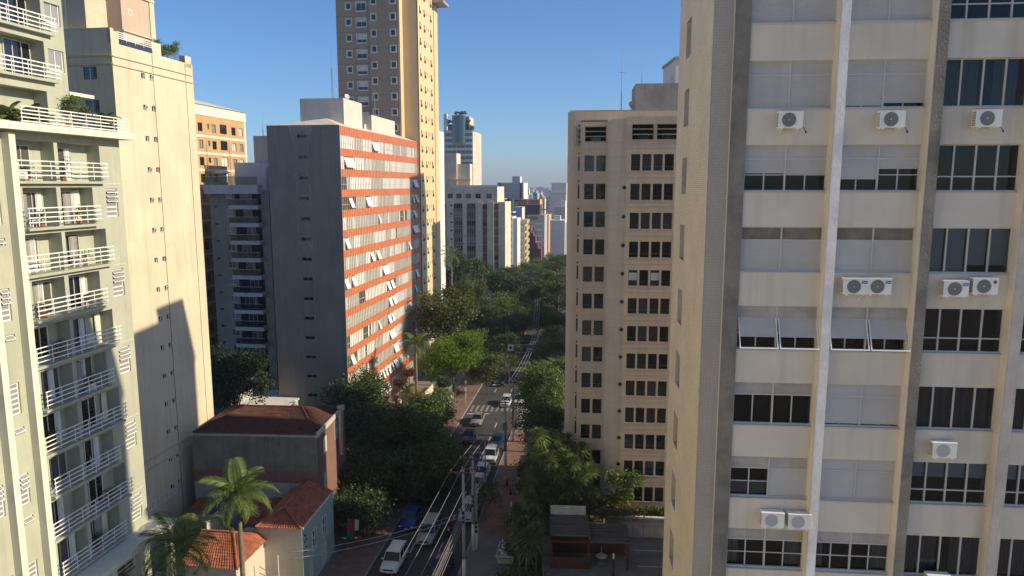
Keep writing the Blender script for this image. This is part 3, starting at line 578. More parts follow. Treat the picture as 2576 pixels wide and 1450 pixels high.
for k in range(16): S2.put('joint_line', boxmesh('hj', 11.5, .01, .022, 'l2_trim'), -4.83, 49.1 - 2.8 * k, .006); FF.put('joint_line', boxmesh('hj2', 16, .01, .02, 'l2_trim'), -16, 49.1 - 2.8 * k, .006)
for z, h in ((50.15, .13), (50.85, .10)): S2.put('cornice', boxmesh('cornice', 11.6, .12, h, 'l2_trim'), -4.9, z, .1); FF.put('cornice', boxmesh('cornice2', 16, .12, h, 'l2_trim'), -16, z, .1)
for z in (13.6, 14.5): S2.put('cornice', boxmesh('cornice3', 11.6, .12, .16, 'l2_trim'), -4.9, z, .1)
for i in range(6): S2.put('base_window', win(.62, .8, 1, 1, .05, 'glass0', 'l1_white'), -4.3 + .68 * i, 9.7, .03)
S2.put('parapet', boxmesh('parapet_a', 1.0, .3, 1.0, 'l2_cream'), -4.85, 52.0, 0); S2.put('parapet', boxmesh('parapet_b', 1.3, .3, 1.1, 'l2_cream'), .65, 51.98, 0); S2.put('parapet', boxmesh('parapet_c', 1.0, .6, 1.1, 'l2_cream'), 5.7, 51.6, 0); slab(l2, 'parapet', -16, -.01, -4.84, -4.5, 51.8, 53.04, 'l2_cream'); slab(l2, 'parapet', -16, -.01, -4.86, -4.4, 53.05, 53.2, 'l2_trim')
S2.put('rail', railing(4.6, .5, 4, 'l2rail', .05), -4.0, 52.5, .0); S2.put('glass_rail', boxmesh('glass_rail', 4.6, .02, .5, 'glass1'), -4.0, 52.0, -.02)
bars = MB()
for i in range(26): bars.box(i * .15, i * .15 + .02, 0, .02, 0, 1.1)
bars.box(0, 3.8, -.01, .03, 1.1, 1.14); bars.box(0, 3.8, -.01, .03, .05, .09); S2.put('terrace_railing', bars.mesh('terrace_railing', 'dark_alu'), 1.95, 51.5, -.05)
slab(l2, 'upper_block', -9, -1.2, -1.6, 2.9, 51.8, 64, 'l2_pink'); slab(l2, 'upper_block', -7, -2.6, -4.3, -1.61, 51.8, 64, 'l2_trim'); slab(l2, 'upper_block', -12, -4.4, -4.35, 2.3, 51.8, 64, 'l2_cream'); slab(l2, 'corner_strip', -1.7, -1.1, 2.3, 2.96, 51.8, 64, 'l2_cream'); slab(l2, 'cornice', -9, -1.05, -1.65, 3.0, 53.6, 53.75, 'l2_trim'); slab(l2, 'cornice', -9, -1.05, -1.65, 3.0, 57.0, 57.2, 'l2_trim')
UF = Face(l2, -1.2, 0, 90); U2 = Face(l2, -2.6, 0, 90)
for z in (55.2, 58.0, 60.8): UF.put('window', wm, -.7, z, .02); U2.put('window', wm, -2.6, z, .02)

# ================================================================== ORANGE STRIPED OFFICE BLOCK
og = thing('office_building', 'grey office block whose sunlit side is striped with orange panels', 'building', (-23.4, 98.0, 0), AZL)
OS = Face(og, 0, 0, 90); OF = Face(og, 0, 0, 0); LEN = 38.0; NF = 56; PU = LEN / NF
slab(og, 'core', -10.2, -.12, .35, LEN, 3.4, 47.6, 'or_wall')
sl_h = [(-5.95, -4.55, 46.35 - 2.8 * k, 46.78 - 2.8 * k) for k in range(16)]
wallpart(OF, -10.33, -.02, 3.4, 47.95, sl_h, 'or_wall', .3)
for h in sl_h: OF.put('vent_slot', boxmesh('vent_slot', 1.4, .04, .43, 'room'), h[0], h[2], -.26); OF.put('vent_bar', boxmesh('vent_bar', .05, .04, .43, 'or_wall'), h[0] + .7, h[2], -.1)
slab(og, 'left_wall', -10.33, -10.2, .004, LEN, 3.4, 47.9, 'or_wall'); slab(og, 'corner_post', -.14, .16, -.03, .16, 3.4, 47.98, 'or_wall')
orow = []; wz0 = 46.72
for k in range(15): orow.append(46.72 - 2.8 * k)
panel = boxmesh('panel_band', LEN - .16, .06, 1.02, 'or_panel')
OS.put('panel_band', boxmesh('panel_band_top', LEN - .16, .06, 1.2, 'or_panel'), .16, 46.74, .03)
kinds = ['or_white', 'or_white', 'or_pale', 'or_pale', 'or_dark']
sash = MB(); sash.box(0, PU - .09, -.02, .02, 0, .05); sash.box(0, PU - .09, -.02, .02, 1.4, 1.45); sash.quad((0, 0, .05), (PU - .09, 0, .05), (PU - .09, 0, 1.4), (0, 0, 1.4), 1); sash = sash.mesh('open_sash', 'l1_white', 'or_white')
opens = {0: [19, 20, 21, 22], 1: [2, 3, 4, 5, 6], 3: [4, 5, 14, 15, 16, 53, 54, 50], 2: [51, 52, 53, 54], 4: [22, 51, 52], 5: [1, 2, 50, 51, 52, 53, 54], 6: [16, 17, 20, 21, 46], 7: [0, 1, 4, 5, 24, 25, 26, 27], 8: [27, 28, 30, 31, 52, 53], 9: [28, 29, 31, 32, 51], 10: [20, 27, 28, 30], 11: [2, 3, 28, 29, 30, 31], 12: [31, 32, 33, 50, 51, 52, 53], 13: [6, 22, 24, 26, 27, 29, 31, 32, 33], 14: [16, 17, 19, 20, 22, 23, 25, 26]}
for k, z in enumerate(orow):
    OS.put('panel_band', panel, .16, z - 2.8 + .02, .03)
    b = MB(); st = random.randint(0, 2); run = 0
    for i in range(NF):
        if run <= 0: st = random.choices(range(5), [3.2, 3, 3.8, 3.6, 1. + (k in (3,)) * 1.5])[0]; run = random.randint(1, 8)
        run -= 1; x = .16 + i * PU * .996
        if i in opens.get(k, []): b.box(x + .03, x + PU - .05, .05, .08, z - 1.76, z - .02, 4)
        else:
            s_ = st if random.random() > .12 else random.randint(0, 3); y = .03 + random.random() * .012
            b.quad((x + .03, y, z - 1.74), (x + PU - .03, y, z - 1.74), (x + PU - .03, y + random.uniform(-.01, .01), z), (x + .03, y, z), s_)
    OS.put('window_band', b.mesh('window_band', *kinds), 0, 0, .02)
    for i in opens.get(k, []): o = ob('open_sash', sash, og, (.05, .2 + i * PU * .996, z - .3), rot=(0, R(-24), R(90))); o.rotation_euler = Euler((R(-20), 0, R(90)), 'XYZ'); o.location = (.5, .2 + i * PU * .996, z - 1.5)
    if k < 14: OS.put('transom', boxmesh('transom', LEN - .2, .03, .05, 'or_fin'), .16, z - 1.05, .035)
fin = boxmesh('fin', .07, .07, 44.4, 'or_fin')
for i in range(NF + 1): OS.put('fin', fin, .13 + i * PU * .994, 3.5, .085)
hip = MB(); hip.poly([(-10.3, .0, 47.96), (-.02, 0, 47.96), (-3.5, 4.2, 49.3)]); hip.poly([(-.02, 0, 47.96), (-.02, LEN, 47.96), (-3.5, LEN - 3, 49.3), (-3.5, 4.2, 49.3)]); hip.poly([(-10.3, LEN, 47.96), (-10.3, 0, 47.96), (-3.5, 4.2, 49.3), (-3.5, LEN - 3, 49.3)])
ob('roof', hip.mesh('roof', 'fiber_roof'), og); ob('roof_edge', boxmesh('roof_edge', 10.4, .25, .1, 'concrete'), og, (-10.36, -.05, 47.95))
slab(og, 'lift_housing', -8.2, -1.6, 6.2, 13.6, 47.9, 52.3, 'or_light'); slab(og, 'lift_housing', -9.5, -1.5, 17.5, 29.5, 47.9, 51.0, 'or_light'); slab(og, 'roof_box', -2.4, -1.5, 14.2, 15.1, 47.9, 49.3, 'or_light')
# torn netting hanging over the column of vent slots
b = MB(); random.seed(4); NU, NV = 14, 40; Q = {}
for j in range(NV + 1):
    t = j / NV; z = 48.05 - 17 * t; k = max(0., 1 - t / .22); x0, x1 = -6.35 - 1.0 * k, -4.4 + .9 * k
    for i in range(NU + 1): Q[i, j] = (x0 + (x1 - x0) * i / NU + random.uniform(-.05, .05), -.06 - .10 * abs(math.sin(i * 1.4 + j * .13 + random.uniform(-.4, .4))), z + (.18 * math.sin(i * .9) if j == NV else 0))
for j in range(NV):
    for i in range(NU):
        if random.random() < (.10 if j < 14 else .25): continue
        b.quad(Q[i, j], Q[i + 1, j], Q[i + 1, j + 1], Q[i, j + 1])
net = ob('torn_netting', b.mesh('torn_netting', 'netting'), og)
for x, w_ in ((-6.35, .06), (-4.35, .05)): OF.put('downpipe', boxmesh('downpipe', w_, .06, 36, 'far_grey'), x, 4, .05)
random.seed(21)
tp = atY(832, 112, 119.0); antenna('tall lattice mast rising behind the grey roof housing', (tp.x, 119.0, 47.5), tp.z, True)
tp = atY(942, 228, 118.0); antenna('thin roof aerial frame in front of the tall beige tower', (tp.x, 118.0, 48.9), tp.z, False)
p = atY(872, 268, 108); dish('pale dish on top of the tall roof housing of the striped office', (-24.6, 109.0, 52.3), R(40), .4)

# ================================================================== TALL TOWER, GREY FRONT AND YELLOW SIDE
tt = thing('apartment_building', 'very tall tower with shaded brown front and sunlit yellow side', 'building', (-25.4, 135.0, 0), AZL)
TF = Face(tt, 0, 0, 0); TT = 82.0
rows = [71.76 - 2.8 * k for k in range(-3, 24)]
h1 = []
for z in rows: h1 += [(-4.97, -4.1, z, z + 1.0), (-3.0, -1.22, z - .35, z + 1.05)]
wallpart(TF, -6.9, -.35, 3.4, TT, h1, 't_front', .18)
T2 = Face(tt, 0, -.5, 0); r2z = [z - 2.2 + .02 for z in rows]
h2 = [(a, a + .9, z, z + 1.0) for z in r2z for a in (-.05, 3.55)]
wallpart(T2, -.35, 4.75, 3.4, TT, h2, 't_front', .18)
sm = win(.87, 1.0, 1, 1, .06, 'glass0', 'l1_white', .05, trim=.16)
big = [win(1.78, 1.4, 2, 1, .06, 'glass1', 'l1_white', .05, trim=.16, juliet=.42, shade=s) for s in (.62, .66, .05, .4)]
for z in rows: TF.put('window', sm, -4.97, z, -.12); TF.put('window', random.choice(big), -3.0, z - .35, -.12); TF.put('joint_line', boxmesh('tj', 6.5, .01, .04, 'groove'), -6.9, z + 1.45, .004); T2.put('joint_line', boxmesh('tj2', 5.1, .01, .04, 'groove'), -.35, z + 1.4, .004); TF.put('slit_window', boxmesh('slitw', .1, .03, 1.0, 't_trim'), -.6, z - .2, .02)
for z in r2z:
    for a in (-.05, 3.55): T2.put('window', sm, a, z, -.12)
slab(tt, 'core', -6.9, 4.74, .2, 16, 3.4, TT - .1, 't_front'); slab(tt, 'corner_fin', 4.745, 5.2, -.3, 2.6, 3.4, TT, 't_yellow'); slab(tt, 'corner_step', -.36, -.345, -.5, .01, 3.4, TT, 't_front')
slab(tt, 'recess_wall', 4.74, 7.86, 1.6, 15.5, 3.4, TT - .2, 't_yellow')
TS = Face(tt, 8.06, 0, 90)
ysz = [68.5 - 2.796 * k for k in range(-3, 23)]
hy = []
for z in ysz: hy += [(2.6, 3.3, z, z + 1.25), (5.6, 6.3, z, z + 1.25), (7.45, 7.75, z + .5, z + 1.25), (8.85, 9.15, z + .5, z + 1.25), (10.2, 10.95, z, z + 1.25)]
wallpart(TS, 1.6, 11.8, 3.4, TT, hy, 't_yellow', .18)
yw = win(.7, 1.25, 1, 1, .05, 'glass0', 'l1_white', .05, trim=.05, juliet=.42, shade=.5); yw2 = win(.7, 1.25, 1, 1, .05, 'glass0', 'l1_white', .05, trim=.05, juliet=.42, shade=.05); ys = win(.3, .75, 1, 1, .04, 'glass0', 'l1_white', .05)
for z in ysz:
    for a in (2.6, 5.6, 10.2): TS.put('window', random.choice((yw, yw2)), a, z, -.12)
    for a in (7.45, 8.85): TS.put('window', ys, a, z + .5, -.12)
    TS.put('joint_line', boxmesh('tj3', 14.6, .01, .035, 'l2_trim'), 1.6, z + 1.75, .004)
TS.put('groove_wall', boxmesh('groove_wall', 1.6, .4, TT - 3.4, 't_yellow'), 11.8, 3.4, -.7); TS.put('end_wall', boxmesh('end_wall', 2.9, .6, TT - 3.4, 't_yellow'), 13.4, 3.4, -.05)
TS.put('plinth', boxmesh('plinth', 10.4, .2, 12, 'far_cream'), 1.5, 3.4, .12); slab(tt, 'roof', -7.2, 9.2, -.9, 17, TT, TT + .4, 't_trim')
TS.put('roof_canopy', boxmesh('roof_canopy', 4.5, 2.6, .5, 'concrete'), 12.3, 75.4, 2.2)

# ================================================================== GREY BALCONY BLOCK IN THE GAP
gg = thing('apartment_building', 'shaded grey block with glass balconies between the beige tower and office', 'building', (-45.0, 115.0, 0), AZL)
GF = Face(gg, 0, 0, 0); gz_ = [36.2 - 2.8 * k for k in range(12)]
hg = [(-3.1, -2.45, z + .1, z + .6) for z in gz_] + [(-1.2, .12, z + 1.6, z + 2.7) for z in gz_]
wallpart(GF, -3.8, 6.4, 3.4, 39.2, hg, 'g_wall', .2); slab(gg, 'core', -3.79, 6.39, .25, 14, 3.4, 39.1, 'g_wall')
for i, z in enumerate(gz_):
    GF.put('window', win(.65, .5, 1, 1, .05, 'glass0', 'alu'), -3.1, z + .1, -.15); GF.put('window', win(1.32, 1.1, 2, 1, .07, 'glass3' if i % 5 in (0, 1, 2) else 'glass0', 'l1_white'), -1.2, z + 1.6, -.1)
    GF.put('balcony_slab', boxmesh('gslab', 5.0, 1.4, .62, 'g_slab'), .2, z - .02, 1.4)
    GF.put('glass_rail', boxmesh('grail', 4.9, .03, .95, 'rail_glass'), .25, z + .6, 1.36); GF.put('rail_cap', boxmesh('rcap', 4.96, .05, .05, 'alu'), .22, z + 1.56, 1.37)
    GF.put('balcony_recess', boxmesh('grec', 4.4, .04, 2.0, 'room'), .6, z + .65, .03); GF.put('balcony_door', win(1.5, 1.95, 2, 1, .06, 'glass1', 'alu'), 1.5 + (i % 3) * .5, z + .66, .1)  # flat dark panel on the wall: the recess's shade is put into its colour
    if i % 2 == 0: GF.put('curtain', drape(.5, 1.9, 'curtain'), 3.1, z + .66, .12)
    GF.put('awning_cloth', boxmesh('acloth', .6 + .2 * (i % 3), .02, .85, 'l2_cream'), .35, z + .66, 1.3)
GF.put('terrace_edge', boxmesh('tedge', 9.2, 1.6, 1.4, 'g_slab'), -3.9, 38.6, 1.4); GF.put('glass_rail', boxmesh('trail', 9.1, .03, 1.3, 'rail_glass'), -3.85, 40.0, 1.35); GF.put('rail_cap', boxmesh('tcap', 9.2, .05, .06, 'alu'), -3.9, 41.3, 1.36)
slab(gg, 'penthouse', -.6, 6.3, 2.5, 12, 39.1, 43.6, 'g_slab'); slab(gg, 'lift_tower', 1.6, 9.5, 5, 12, 43.5, 48.0, 'far_grey')
b = MB(); b.xprism([(2.2, 39.1), (14, 39.1), (14, 46), (9, 45.8), (5, 44.4), (2.2, 42.6)], 5.0, 9.6); ob('curved_roof', b.mesh('curved_roof', 'g_wall'), gg); slab(gg, 'side_wing', 6.4, 9.6, 1.5, 14, 3.4, 39.1, 'g_wall')
WF = Face(gg, 0, 1.5, 0)
for i in range(13): WF.put('window', win(1.5, 1.3, 2, 1, .05, 'glass3' if i % 2 else 'glass0', 'alu'), 7.2, 37.0 - 2.8 * i, .04)
b = MB()
for x in (0, .8): b.limb([(x, 0, 0), (x, 0, 4.8)], .03, 4)
for k in range(11): b.limb([(0, 0, .4 + .42 * k), (.8, 0, .4 + .42 * k)], .02, 4)
for k in range(5): b.limb([(0, 0, 2.3 + .55 * k), (.1, -.6, 2.3 + .55 * k), (.7, -.6, 2.3 + .55 * k), (.8, 0, 2.3 + .55 * k)], .018, 4)
ob('roof_ladder', b.mesh('roof_ladder', 'l1_white'), gg, (6.2, 4.94, 44.5))
b = MB(); b.poly([(-1.3, -1.3, 0), (1.3, -1.3, 0), (0, 0, .5)]); b.poly([(1.3, -1.3, 0), (1.3, 1.3, 0), (0, 0, .5)]); b.poly([(1.3, 1.3, 0), (-1.3, 1.3, 0), (0, 0, .5)]); b.poly([(-1.3, 1.3, 0), (-1.3, -1.3, 0), (0, 0, .5)])
o = thing('parasol', 'grey square parasol on the shaded penthouse terrace', 'parasol', (-45.9, 114.6, 40.0)); ob('canopy', b.mesh('canopy', 'g_slab'), o, (0, 0, 1.9)); b = MB(); b.limb([(0, 0, 0), (0, 0, 2.3)], .04, 6); ob('pole', b.mesh('pole', 'steel'), o)
p = atY(659, 276, 128); antenna('distant lattice mast above the shaded grey roofs', (p.x, 128, 40), p.z, True)

# ================================================================== BROWN BLOCK WITH WHITE BANDS
bb = thing('apartment_building', 'ochre block with white bands and a white crown, seen past the beige tower', 'building', (-51.3, 122.0, 0), AZL)
BF = Face(bb, 0, 0, 90); e1, zt_ = plane(615, 288, -51.3, 122, AZL); e0, zt2 = plane(480, 255, -51.3, 122, AZL); zt_ = (zt_ + zt2) / 2
bz = [zt_ - 4.35 - 2.8 * k for k in range(16)]; span = e1 - e0
hb = []
for z in bz:
    for f, ww in ((.13, 1.3), (.27, .7), (.37, 1.3), (.55, 2.2), (.75, 1.4), (.9, 1.3)): hb.append((e0 + f * span - ww / 2, e0 + f * span + ww / 2, z + (.5 if ww < 1 else 0), z + 1.4 if ww < 2 else z + 1.6))
wallpart(BF, e0 - 8, e1, 3.4, zt_, hb, 'b_brown', .2); slab(bb, 'core', -14, -.22, e0 - 8, e1, 3.4, zt_ - .1, 'b_brown')
for i, h in enumerate(hb): BF.put('window', win(round(h[1] - h[0], 2), round(h[3] - h[2], 2), 2, 1, .05, random.choice(['glass0', 'glass3', 'blind', 'glass0']), 'dark_alu'), h[0], h[2], -.12)
for z in bz: BF.put('white_band', boxmesh('wband', e1 - e0 + 8.1, .1, .4, 'b_white'), e0 - 8, z - .95, .06)
BF.put('white_band', boxmesh('crown', e1 - e0 + 8.2, .14, 1.75, 'b_white'), e0 - 8, zt_ - 1.7, .1); BF.put('white_band', boxmesh('edge', .6, .1, zt_ - 5, 'b_white'), e1 - .55, 3.4, .05)
b = MB(); b.poly([(.3, e0 - 8, zt_), (.3, e1 + .3, zt_), (-6, e1 - 6, zt_ + 1.8), (-6, e0 - 8, zt_ + 1.8)]); b.poly([(.3, e1 + .3, zt_), (-14, e1 + .3, zt_), (-6, e1 - 6, zt_ + 1.8)]); ob('roof', b.mesh('roof', 'fiber_roof'), bb)
for k, f in ((2, .16), (3, .17), (4, .2), (3, .23)):
    u = e0 + f * span; pt = (-51.3 + u * math.sin(R(AZL)), 122 + u * math.cos(R(AZL)), bz[k] - .5); ac_unit('small window air conditioner on the ochre banded wall', pt, R(90 - AZL), 'plain', .9, 'air conditioners on the ochre block')
# ================================================================== BUILDINGS FURTHER DOWN THE STREET
def block(label, x0, x1, yt, Y, depth, wall, az=AZL, name='apartment_building', side=None, z0=3.4, cat='building', group=None):
    p = atY(x0, yt, Y); w_, _ = front(x1, yt, p.x, Y, az); r = thing(name, label, cat, (p.x, Y, 0), az, group)
    b = MB(); b.box(0, w_, 0, depth, z0, p.z, 0)
    if side: b.box(w_ - .01, w_ + .05, 0.05, depth - .05, z0, p.z - .1, 1)
    ob('wall', b.mesh('wall', wall, side or wall), r)
    return r, w_, p.z, Face(r, 0, 0, 0), Face(r, w_ + (.05 if side else 0), 0, 90)
def rows_of(face, u0, u1, n, zt, floors, wd, h, step=2.8, glass=('glass0', 'glass2', 'glass3'), frame='alu', nu=2, out=.03):
    p = (u1 - u0) / n
    for f in range(floors):
        for i in range(n): face.put('window', win(wd, h, nu, 1, .06, random.choice(glass), frame), u0 + p * (i + .5) - wd / 2, zt - step * f, out)
def bands_of(face, u0, u1, zt, floors, h, m, step=2.8, out=.05, name='band', d=.1):
    me = boxmesh(name, u1 - u0, d, h, m)
    for f in range(floors): face.put(name, me, u0, zt - step * f, out)
# grey brown slab with ribs
r, w_, z, F, S = block('grey concrete slab block with brown strips of windows and pale ribs', 1113, 1251, 470, 238, 14, 'm_wall')
mw = w_
cols = [(.0, .075), (.195, .37), (.435, .62), (.725, .815), (.93, 1.0)]
for i, (a, c) in enumerate([(.0, .07), (.20, .37), (.44, .61), (.73, .815), (.935, 1.02)]):
    F.put('brown_strip', boxmesh('bst', (c - a) * mw, .05, z - 9, 'm_brown'), a * mw, 3.4, .03)
    for f in range(12):
        zz = z - 7.2 - 2.8 * f; wd = (c - a) * mw - .3
        F.put('window', win(round(wd, 2), 1.75 if i in (1, 2) else 1.2, 4 if i in (1, 2) else 2, 1, .08, random.choice(['glass2', 'glass0', 'glass3', 'glass2']) if i in (1, 2) else random.choice(['m_brown', 'glass0', 'm_brown']), 'far_cream' if i in (1, 2) else 'm_brown'), a * mw + .15, zz, .1)
        F.put('spandrel_line', boxmesh('sline', (c - a) * mw, .06, .1, 'far_cream'), a * mw, zz - .62, .12)
for a, c in ((.07, .2), (.37, .44), (.61, .73), (.815, .935)): F.put('rib', boxmesh('mrib', (c - a) * mw, .35, z - 8.4, 'm_wall'), a * mw, 3.4, .35)
for f in range(12): F.put('vent', boxmesh('mvent', .8, .05, .4, 'room'), .14 * mw, z - 6.3 - 2.8 * f, .38)
for a in (.09, .25, .42, .6, .8): F.put('window', win(1.9, 1.7, 2, 1, .09, random.choice(['glass2', 'glass0', 'm_brown']), 'far_cream'), a * mw, z - 3.9, .05)
slab(r, 'end_rib', mw * 1.02, mw * 1.14, .0, 13, 3.4, z - 5.0, 'm_wall'); slab(r, 'roof_rail', 3, mw, .1, .2, z, z + .5, 'far_white'); slab(r, 'lift_housing', -1, 4.2, 3, 9, z, z + 11, 'm_wall'); slab(r, 'lift_housing', 4.3, 8.5, 4, 8, z, z + 7.5, 'far_cream'); slab(r, 'canopy', 2.5, 9.3, 1.2, 3.5, z + 2, z + 2.4, 'm_wall')
# white lit sliver behind the tall tower
b0 = (-20.6, 163.0); r = thing('apartment_building', 'narrow white sunlit block right behind the tall yellow tower', 'building', (*b0, 0), AZL)
slab(r, 'wall', -10, 0, 0, 22, 3.4, 53.2, 'far_white'); S = Face(r, 0, 0, 90)
for k in range(16):
    for u in (4, 11, 18): S.put('window', win(1.2, 1.1, 2, 1, .06, 'glass2', 'l1_white'), u, 50.4 - 2.8 * k, .03)
slab(r, 'front_pier', -8, -4, -.3, 0, 3.4, 53.5, 'far_white')
# glass tower with planted roof
r, w_, z, F, S = block('modern tower with blue glass bands and a planted rounded glass top', 1117, 1189, 331, 357, 22, 'far_cream', side='far_cream'); gtz, gtw, gtr = z, w_, r
for f in range(17):
    zz = z - 2.4 - 2.78 * f; g = boxmesh('glass_band', w_ * .93, .1, 1.45, 'gt_glass'); F.put('glass_band', g, .5, zz, .08); F.put('white_spandrel', boxmesh('wsp', w_ * .93, .25, 1.0, 'far_white'), .5, zz + 1.5, .22)
    for i in range(6): F.put('mullion', boxmesh('gmul', .12, .12, 1.45, 'far_cream'), .5 + w_ * .93 * (i + .5) / 6, zz, .13)
    for u in (5, 13): S.put('window', win(1.6, 1.3, 2, 1, .1, 'glass2', 'alu'), u, zz, .04)
b = MB(); n = 10
pts = [(w_ * .52 + 3.3 * math.cos(math.pi + math.pi * i / n), -.2 - 1.6 * math.sin(math.pi * i / n)) for i in range(n + 1)]
for i in range(n): (x, y), (x2, y2) = pts[i], pts[i + 1]; b.quad((x, y, z - 6), (x2, y2, z - 6), (x2, y2, z + 7.5), (x, y, z + 7.5))
b.poly([(x, y, z + 7.5) for x, y in pts] + [(w_ * .8, 4, z + 7.5), (w_ * .25, 4, z + 7.5)]); ob('glass_drum', b.mesh('glass_drum', 'gt_glass'), r)
slab(r, 'crown_pier', -.1, 1.5, 0, 3, z, z + 8.4, 'far_white'); slab(r, 'upper_floor', 1.6, w_ * .85, 1.5, 14, z, z + 3.4, 'far_dark'); slab(r, 'upper_floor', w_ * .3, w_ * .85, 3, 13, z + 3.5, z + 7.2, 'far_cream'); slab(r, 'parapet', 0, w_, -.3, 0, z - .2, z + .5, 'far_cream')
tp = atY(1173, 272, 365); antenna('hair thin aerial on the planted glass tower', (tp.x, 365, z + 7.2), tp.z, False)
# striped, yellow, maroon and grid blocks
r, w_, z, F, S = block('narrow block with alternating brown and grey balcony bands and white fin', 1259, 1288, 546, 295, 12, 'far_grey', side='far_white')
bands_of(F, 0, w_, z - 1.6, 14, 1.35, 'far_brown', name='brown_band'); bands_of(F, .2, w_ - .1, z - 3.0, 14, 1.2, 'far_grey', out=.5, d=.5, name='grey_balcony')
slab(r, 'fin', w_ + .06, w_ + 2.1, .5, 11, 3.4, z - .6, 'far_white'); slab(r, 'roof_canopy', -.2, w_ + .3, 1, 9, z + 1.6, z + 2.0, 'far_white'); slab(r, 'roof_room', 1, w_ * .6, 2, 8, z, z + 1.6, 'far_cream'); slab(r, 'tank_housing', w_ * .25, w_ * .9, 4, 9, z + 2, z + 7.2, 'far_dark'); slab(r, 'housing_edge', w_ * .05, w_ * .25, 3.8, 9, z + 2, z + 7.4, 'far_white')
p = atY(1285, 498, 299); dish('white dish on the roof of the banded narrow block', (p.x, 299.0, z + 2.0), 0, .9)
r, w_, z, F, S = block('yellow block with boxy balconies next to the maroon stepped house', 1303, 1320, 554, 305, 12, 'far_grey', side='far_yellow')
for f in range(14): F.put('balcony', boxmesh('ybal', w_, .9, 1.5, 'far_yellow'), 0, z - 1.5 - 2.8 * f, .9); S.put('balcony', boxmesh('ybal2', 10, .8, 1.5, 'far_yellow'), .3, z - 1.5 - 2.8 * f, .75)
r, w_, z, F, S = block('maroon block stepping down in terraces with white rails', 1322, 1335, 571, 330, 12, 'far_maroon')
for i, (xa, xb, yy) in enumerate(((1335, 1341, 586), (1341, 1347, 595), (1347, 1353, 612), (1353, 1361, 626))):
    p = atY(xa, yy, 330); u0, _ = front(xa, yy, r.location.x, 330, AZL); u1, _ = front(xb, yy, r.location.x, 330, AZL); slab(r, 'terrace_step', u0, u1, .0, 11, 3.4, p.z, 'far_maroon'); slab(r, 'white_rail', u0, u1 + .2, -.2, .0, p.z, p.z + 1.0, 'far_white')
for f in range(4): F.put('white_balcony', boxmesh('wbal', 3.2, .5, .5, 'far_white'), 4.5, 22 - 2.8 * f, .5)
r, w_, z, F, S = block('grey block gridded with square pale panels beyond the maroon house', 1327, 1370, 541, 372, 14, 'far_grey')
for f in range(10):
    for i in range(6): F.put('window', win(1.05, 1.7, 2, 1, .1, random.choice(['glass3', 'glass2', 'glass0']), 'far_white'), .4 + i * 1.42, z - 5.4 - 2.8 * f, .04)
slab(r, 'dark_crown', -1, w_ * .7, 1, 12, z, z + 5.2, 'far_dark'); slab(r, 'open_storey', w_ * .1, w_ * .6, -.1, 0, z - 2.6, z - .8, 'far_brown')
r, w_, z, F, S = block('thin orange sunlit block with open frame at roof level', 1373, 1380, 541, 385, 16, 'far_orange', side='far_orange'); rows_of(S, 1, 15, 3, z - 3, 12, 1.4, 1.2); slab(r, 'roof_frame', -5, w_, .2, .8, z + 2.4, z + 3.2, 'far_orange'); slab(r, 'frame_post', -5, -4.4, .2, .8, z - 4, z + 2.4, 'far_orange'); slab(r, 'terrace_room', -4, w_ - .2, 1, 8, z - 3, z - 1.2, 'far_dark')
r, w_, z, F, S = block('plain white block with rows of small dark windows above the trees', 1384, 1421, 555, 335, 14, 'far_white', side='far_white')
for f in range(11): F.put('window', win(1.9, .9, 3, 1, .06, 'glass0', 'alu'), .5, z - 2.5 - 2.8 * f, .04); F.put('window', win(.5, .5, 1, 1, .06, 'glass0', 'alu'), 3.4, z - 2.3 - 2.8 * f, .04)
slab(r, 'roof_box', 1.6, 4.6, 2, 6, z, z + 2.2, 'far_white'); slab(r, 'edge_pier', w_ + .05, w_ + .6, 3, 13.9, 3.4, z - 1, 'far_white')
r, w_, z, F, S = block('tall pale tower with grouped dark windows and set back top', 1383, 1424, 487, 450, 16, 'far_white', side='far_cream'); rows_of(F, .5, w_ - .5, 5, z - 2.6, 14, 1.1, 1.1, frame='far_white', glass=('glass0', 'glass0', 'glass2')); slab(r, 'upper_tower', .8, w_ + .1, 2, 15, z, z + 6.6, 'far_white'); slab(r, 'roof_edge', -.3, w_ + .3, -.2, 16.2, z, z + .35, 'far_grey')
UT = Face(r, 0, 2, 0)
for f in range(4): UT.put('window', win(2.0, .7, 3, 1, .05, 'glass0', 'alu'), 1.4, z + 1 + 1.5 * f, .04); UT.put('window', win(2.4, .7, 3, 1, .05, 'glass0', 'alu'), 4.6, z + 1 + 1.5 * f, .04)
r, w_, z, F, S = block('grey lower block with a dark window row under its roof', 1395, 1422, 521, 415, 10, 'far_grey', side='far_white'); F.put('window_row', win(round(w_ - .6, 2), 1.0, 6, 1, .1, 'glass0', 'far_grey'), .3, z - 1.2, .04); rows_of(F, .6, w_ - .6, 2, z - 5, 8, .9, 1.3); slab(r, 'roof_room', w_ * .6, w_ * .98, 1, 6, z, z + 3.5, 'far_white')
r, w_, z, F, S = block('grey office block with horizontal ribs framed by dark vertical strips', 1251, 1317, 460, 480, 22, 'far_grey', name='office_building', side='far_white')
for a, c in ((.07, .14), (.86, .93)): F.put('dark_strip', boxmesh('dstrip', (c - a) * w_, .1, 26, 'far_dark'), a * w_, z - 26, .06)
for k in range(7): F.put('rib_line', boxmesh('ribl', w_ * .72, .08, .12, 'far_dark'), .14 * w_, z - 1.5 - 1.4 * k, .05)
for k in range(4): F.put('window_band', boxmesh('wbandk', w_ * .8, .1, 1.3, 'far_dark'), .1 * w_, z - 12.6 - 4.2 * k, .06)
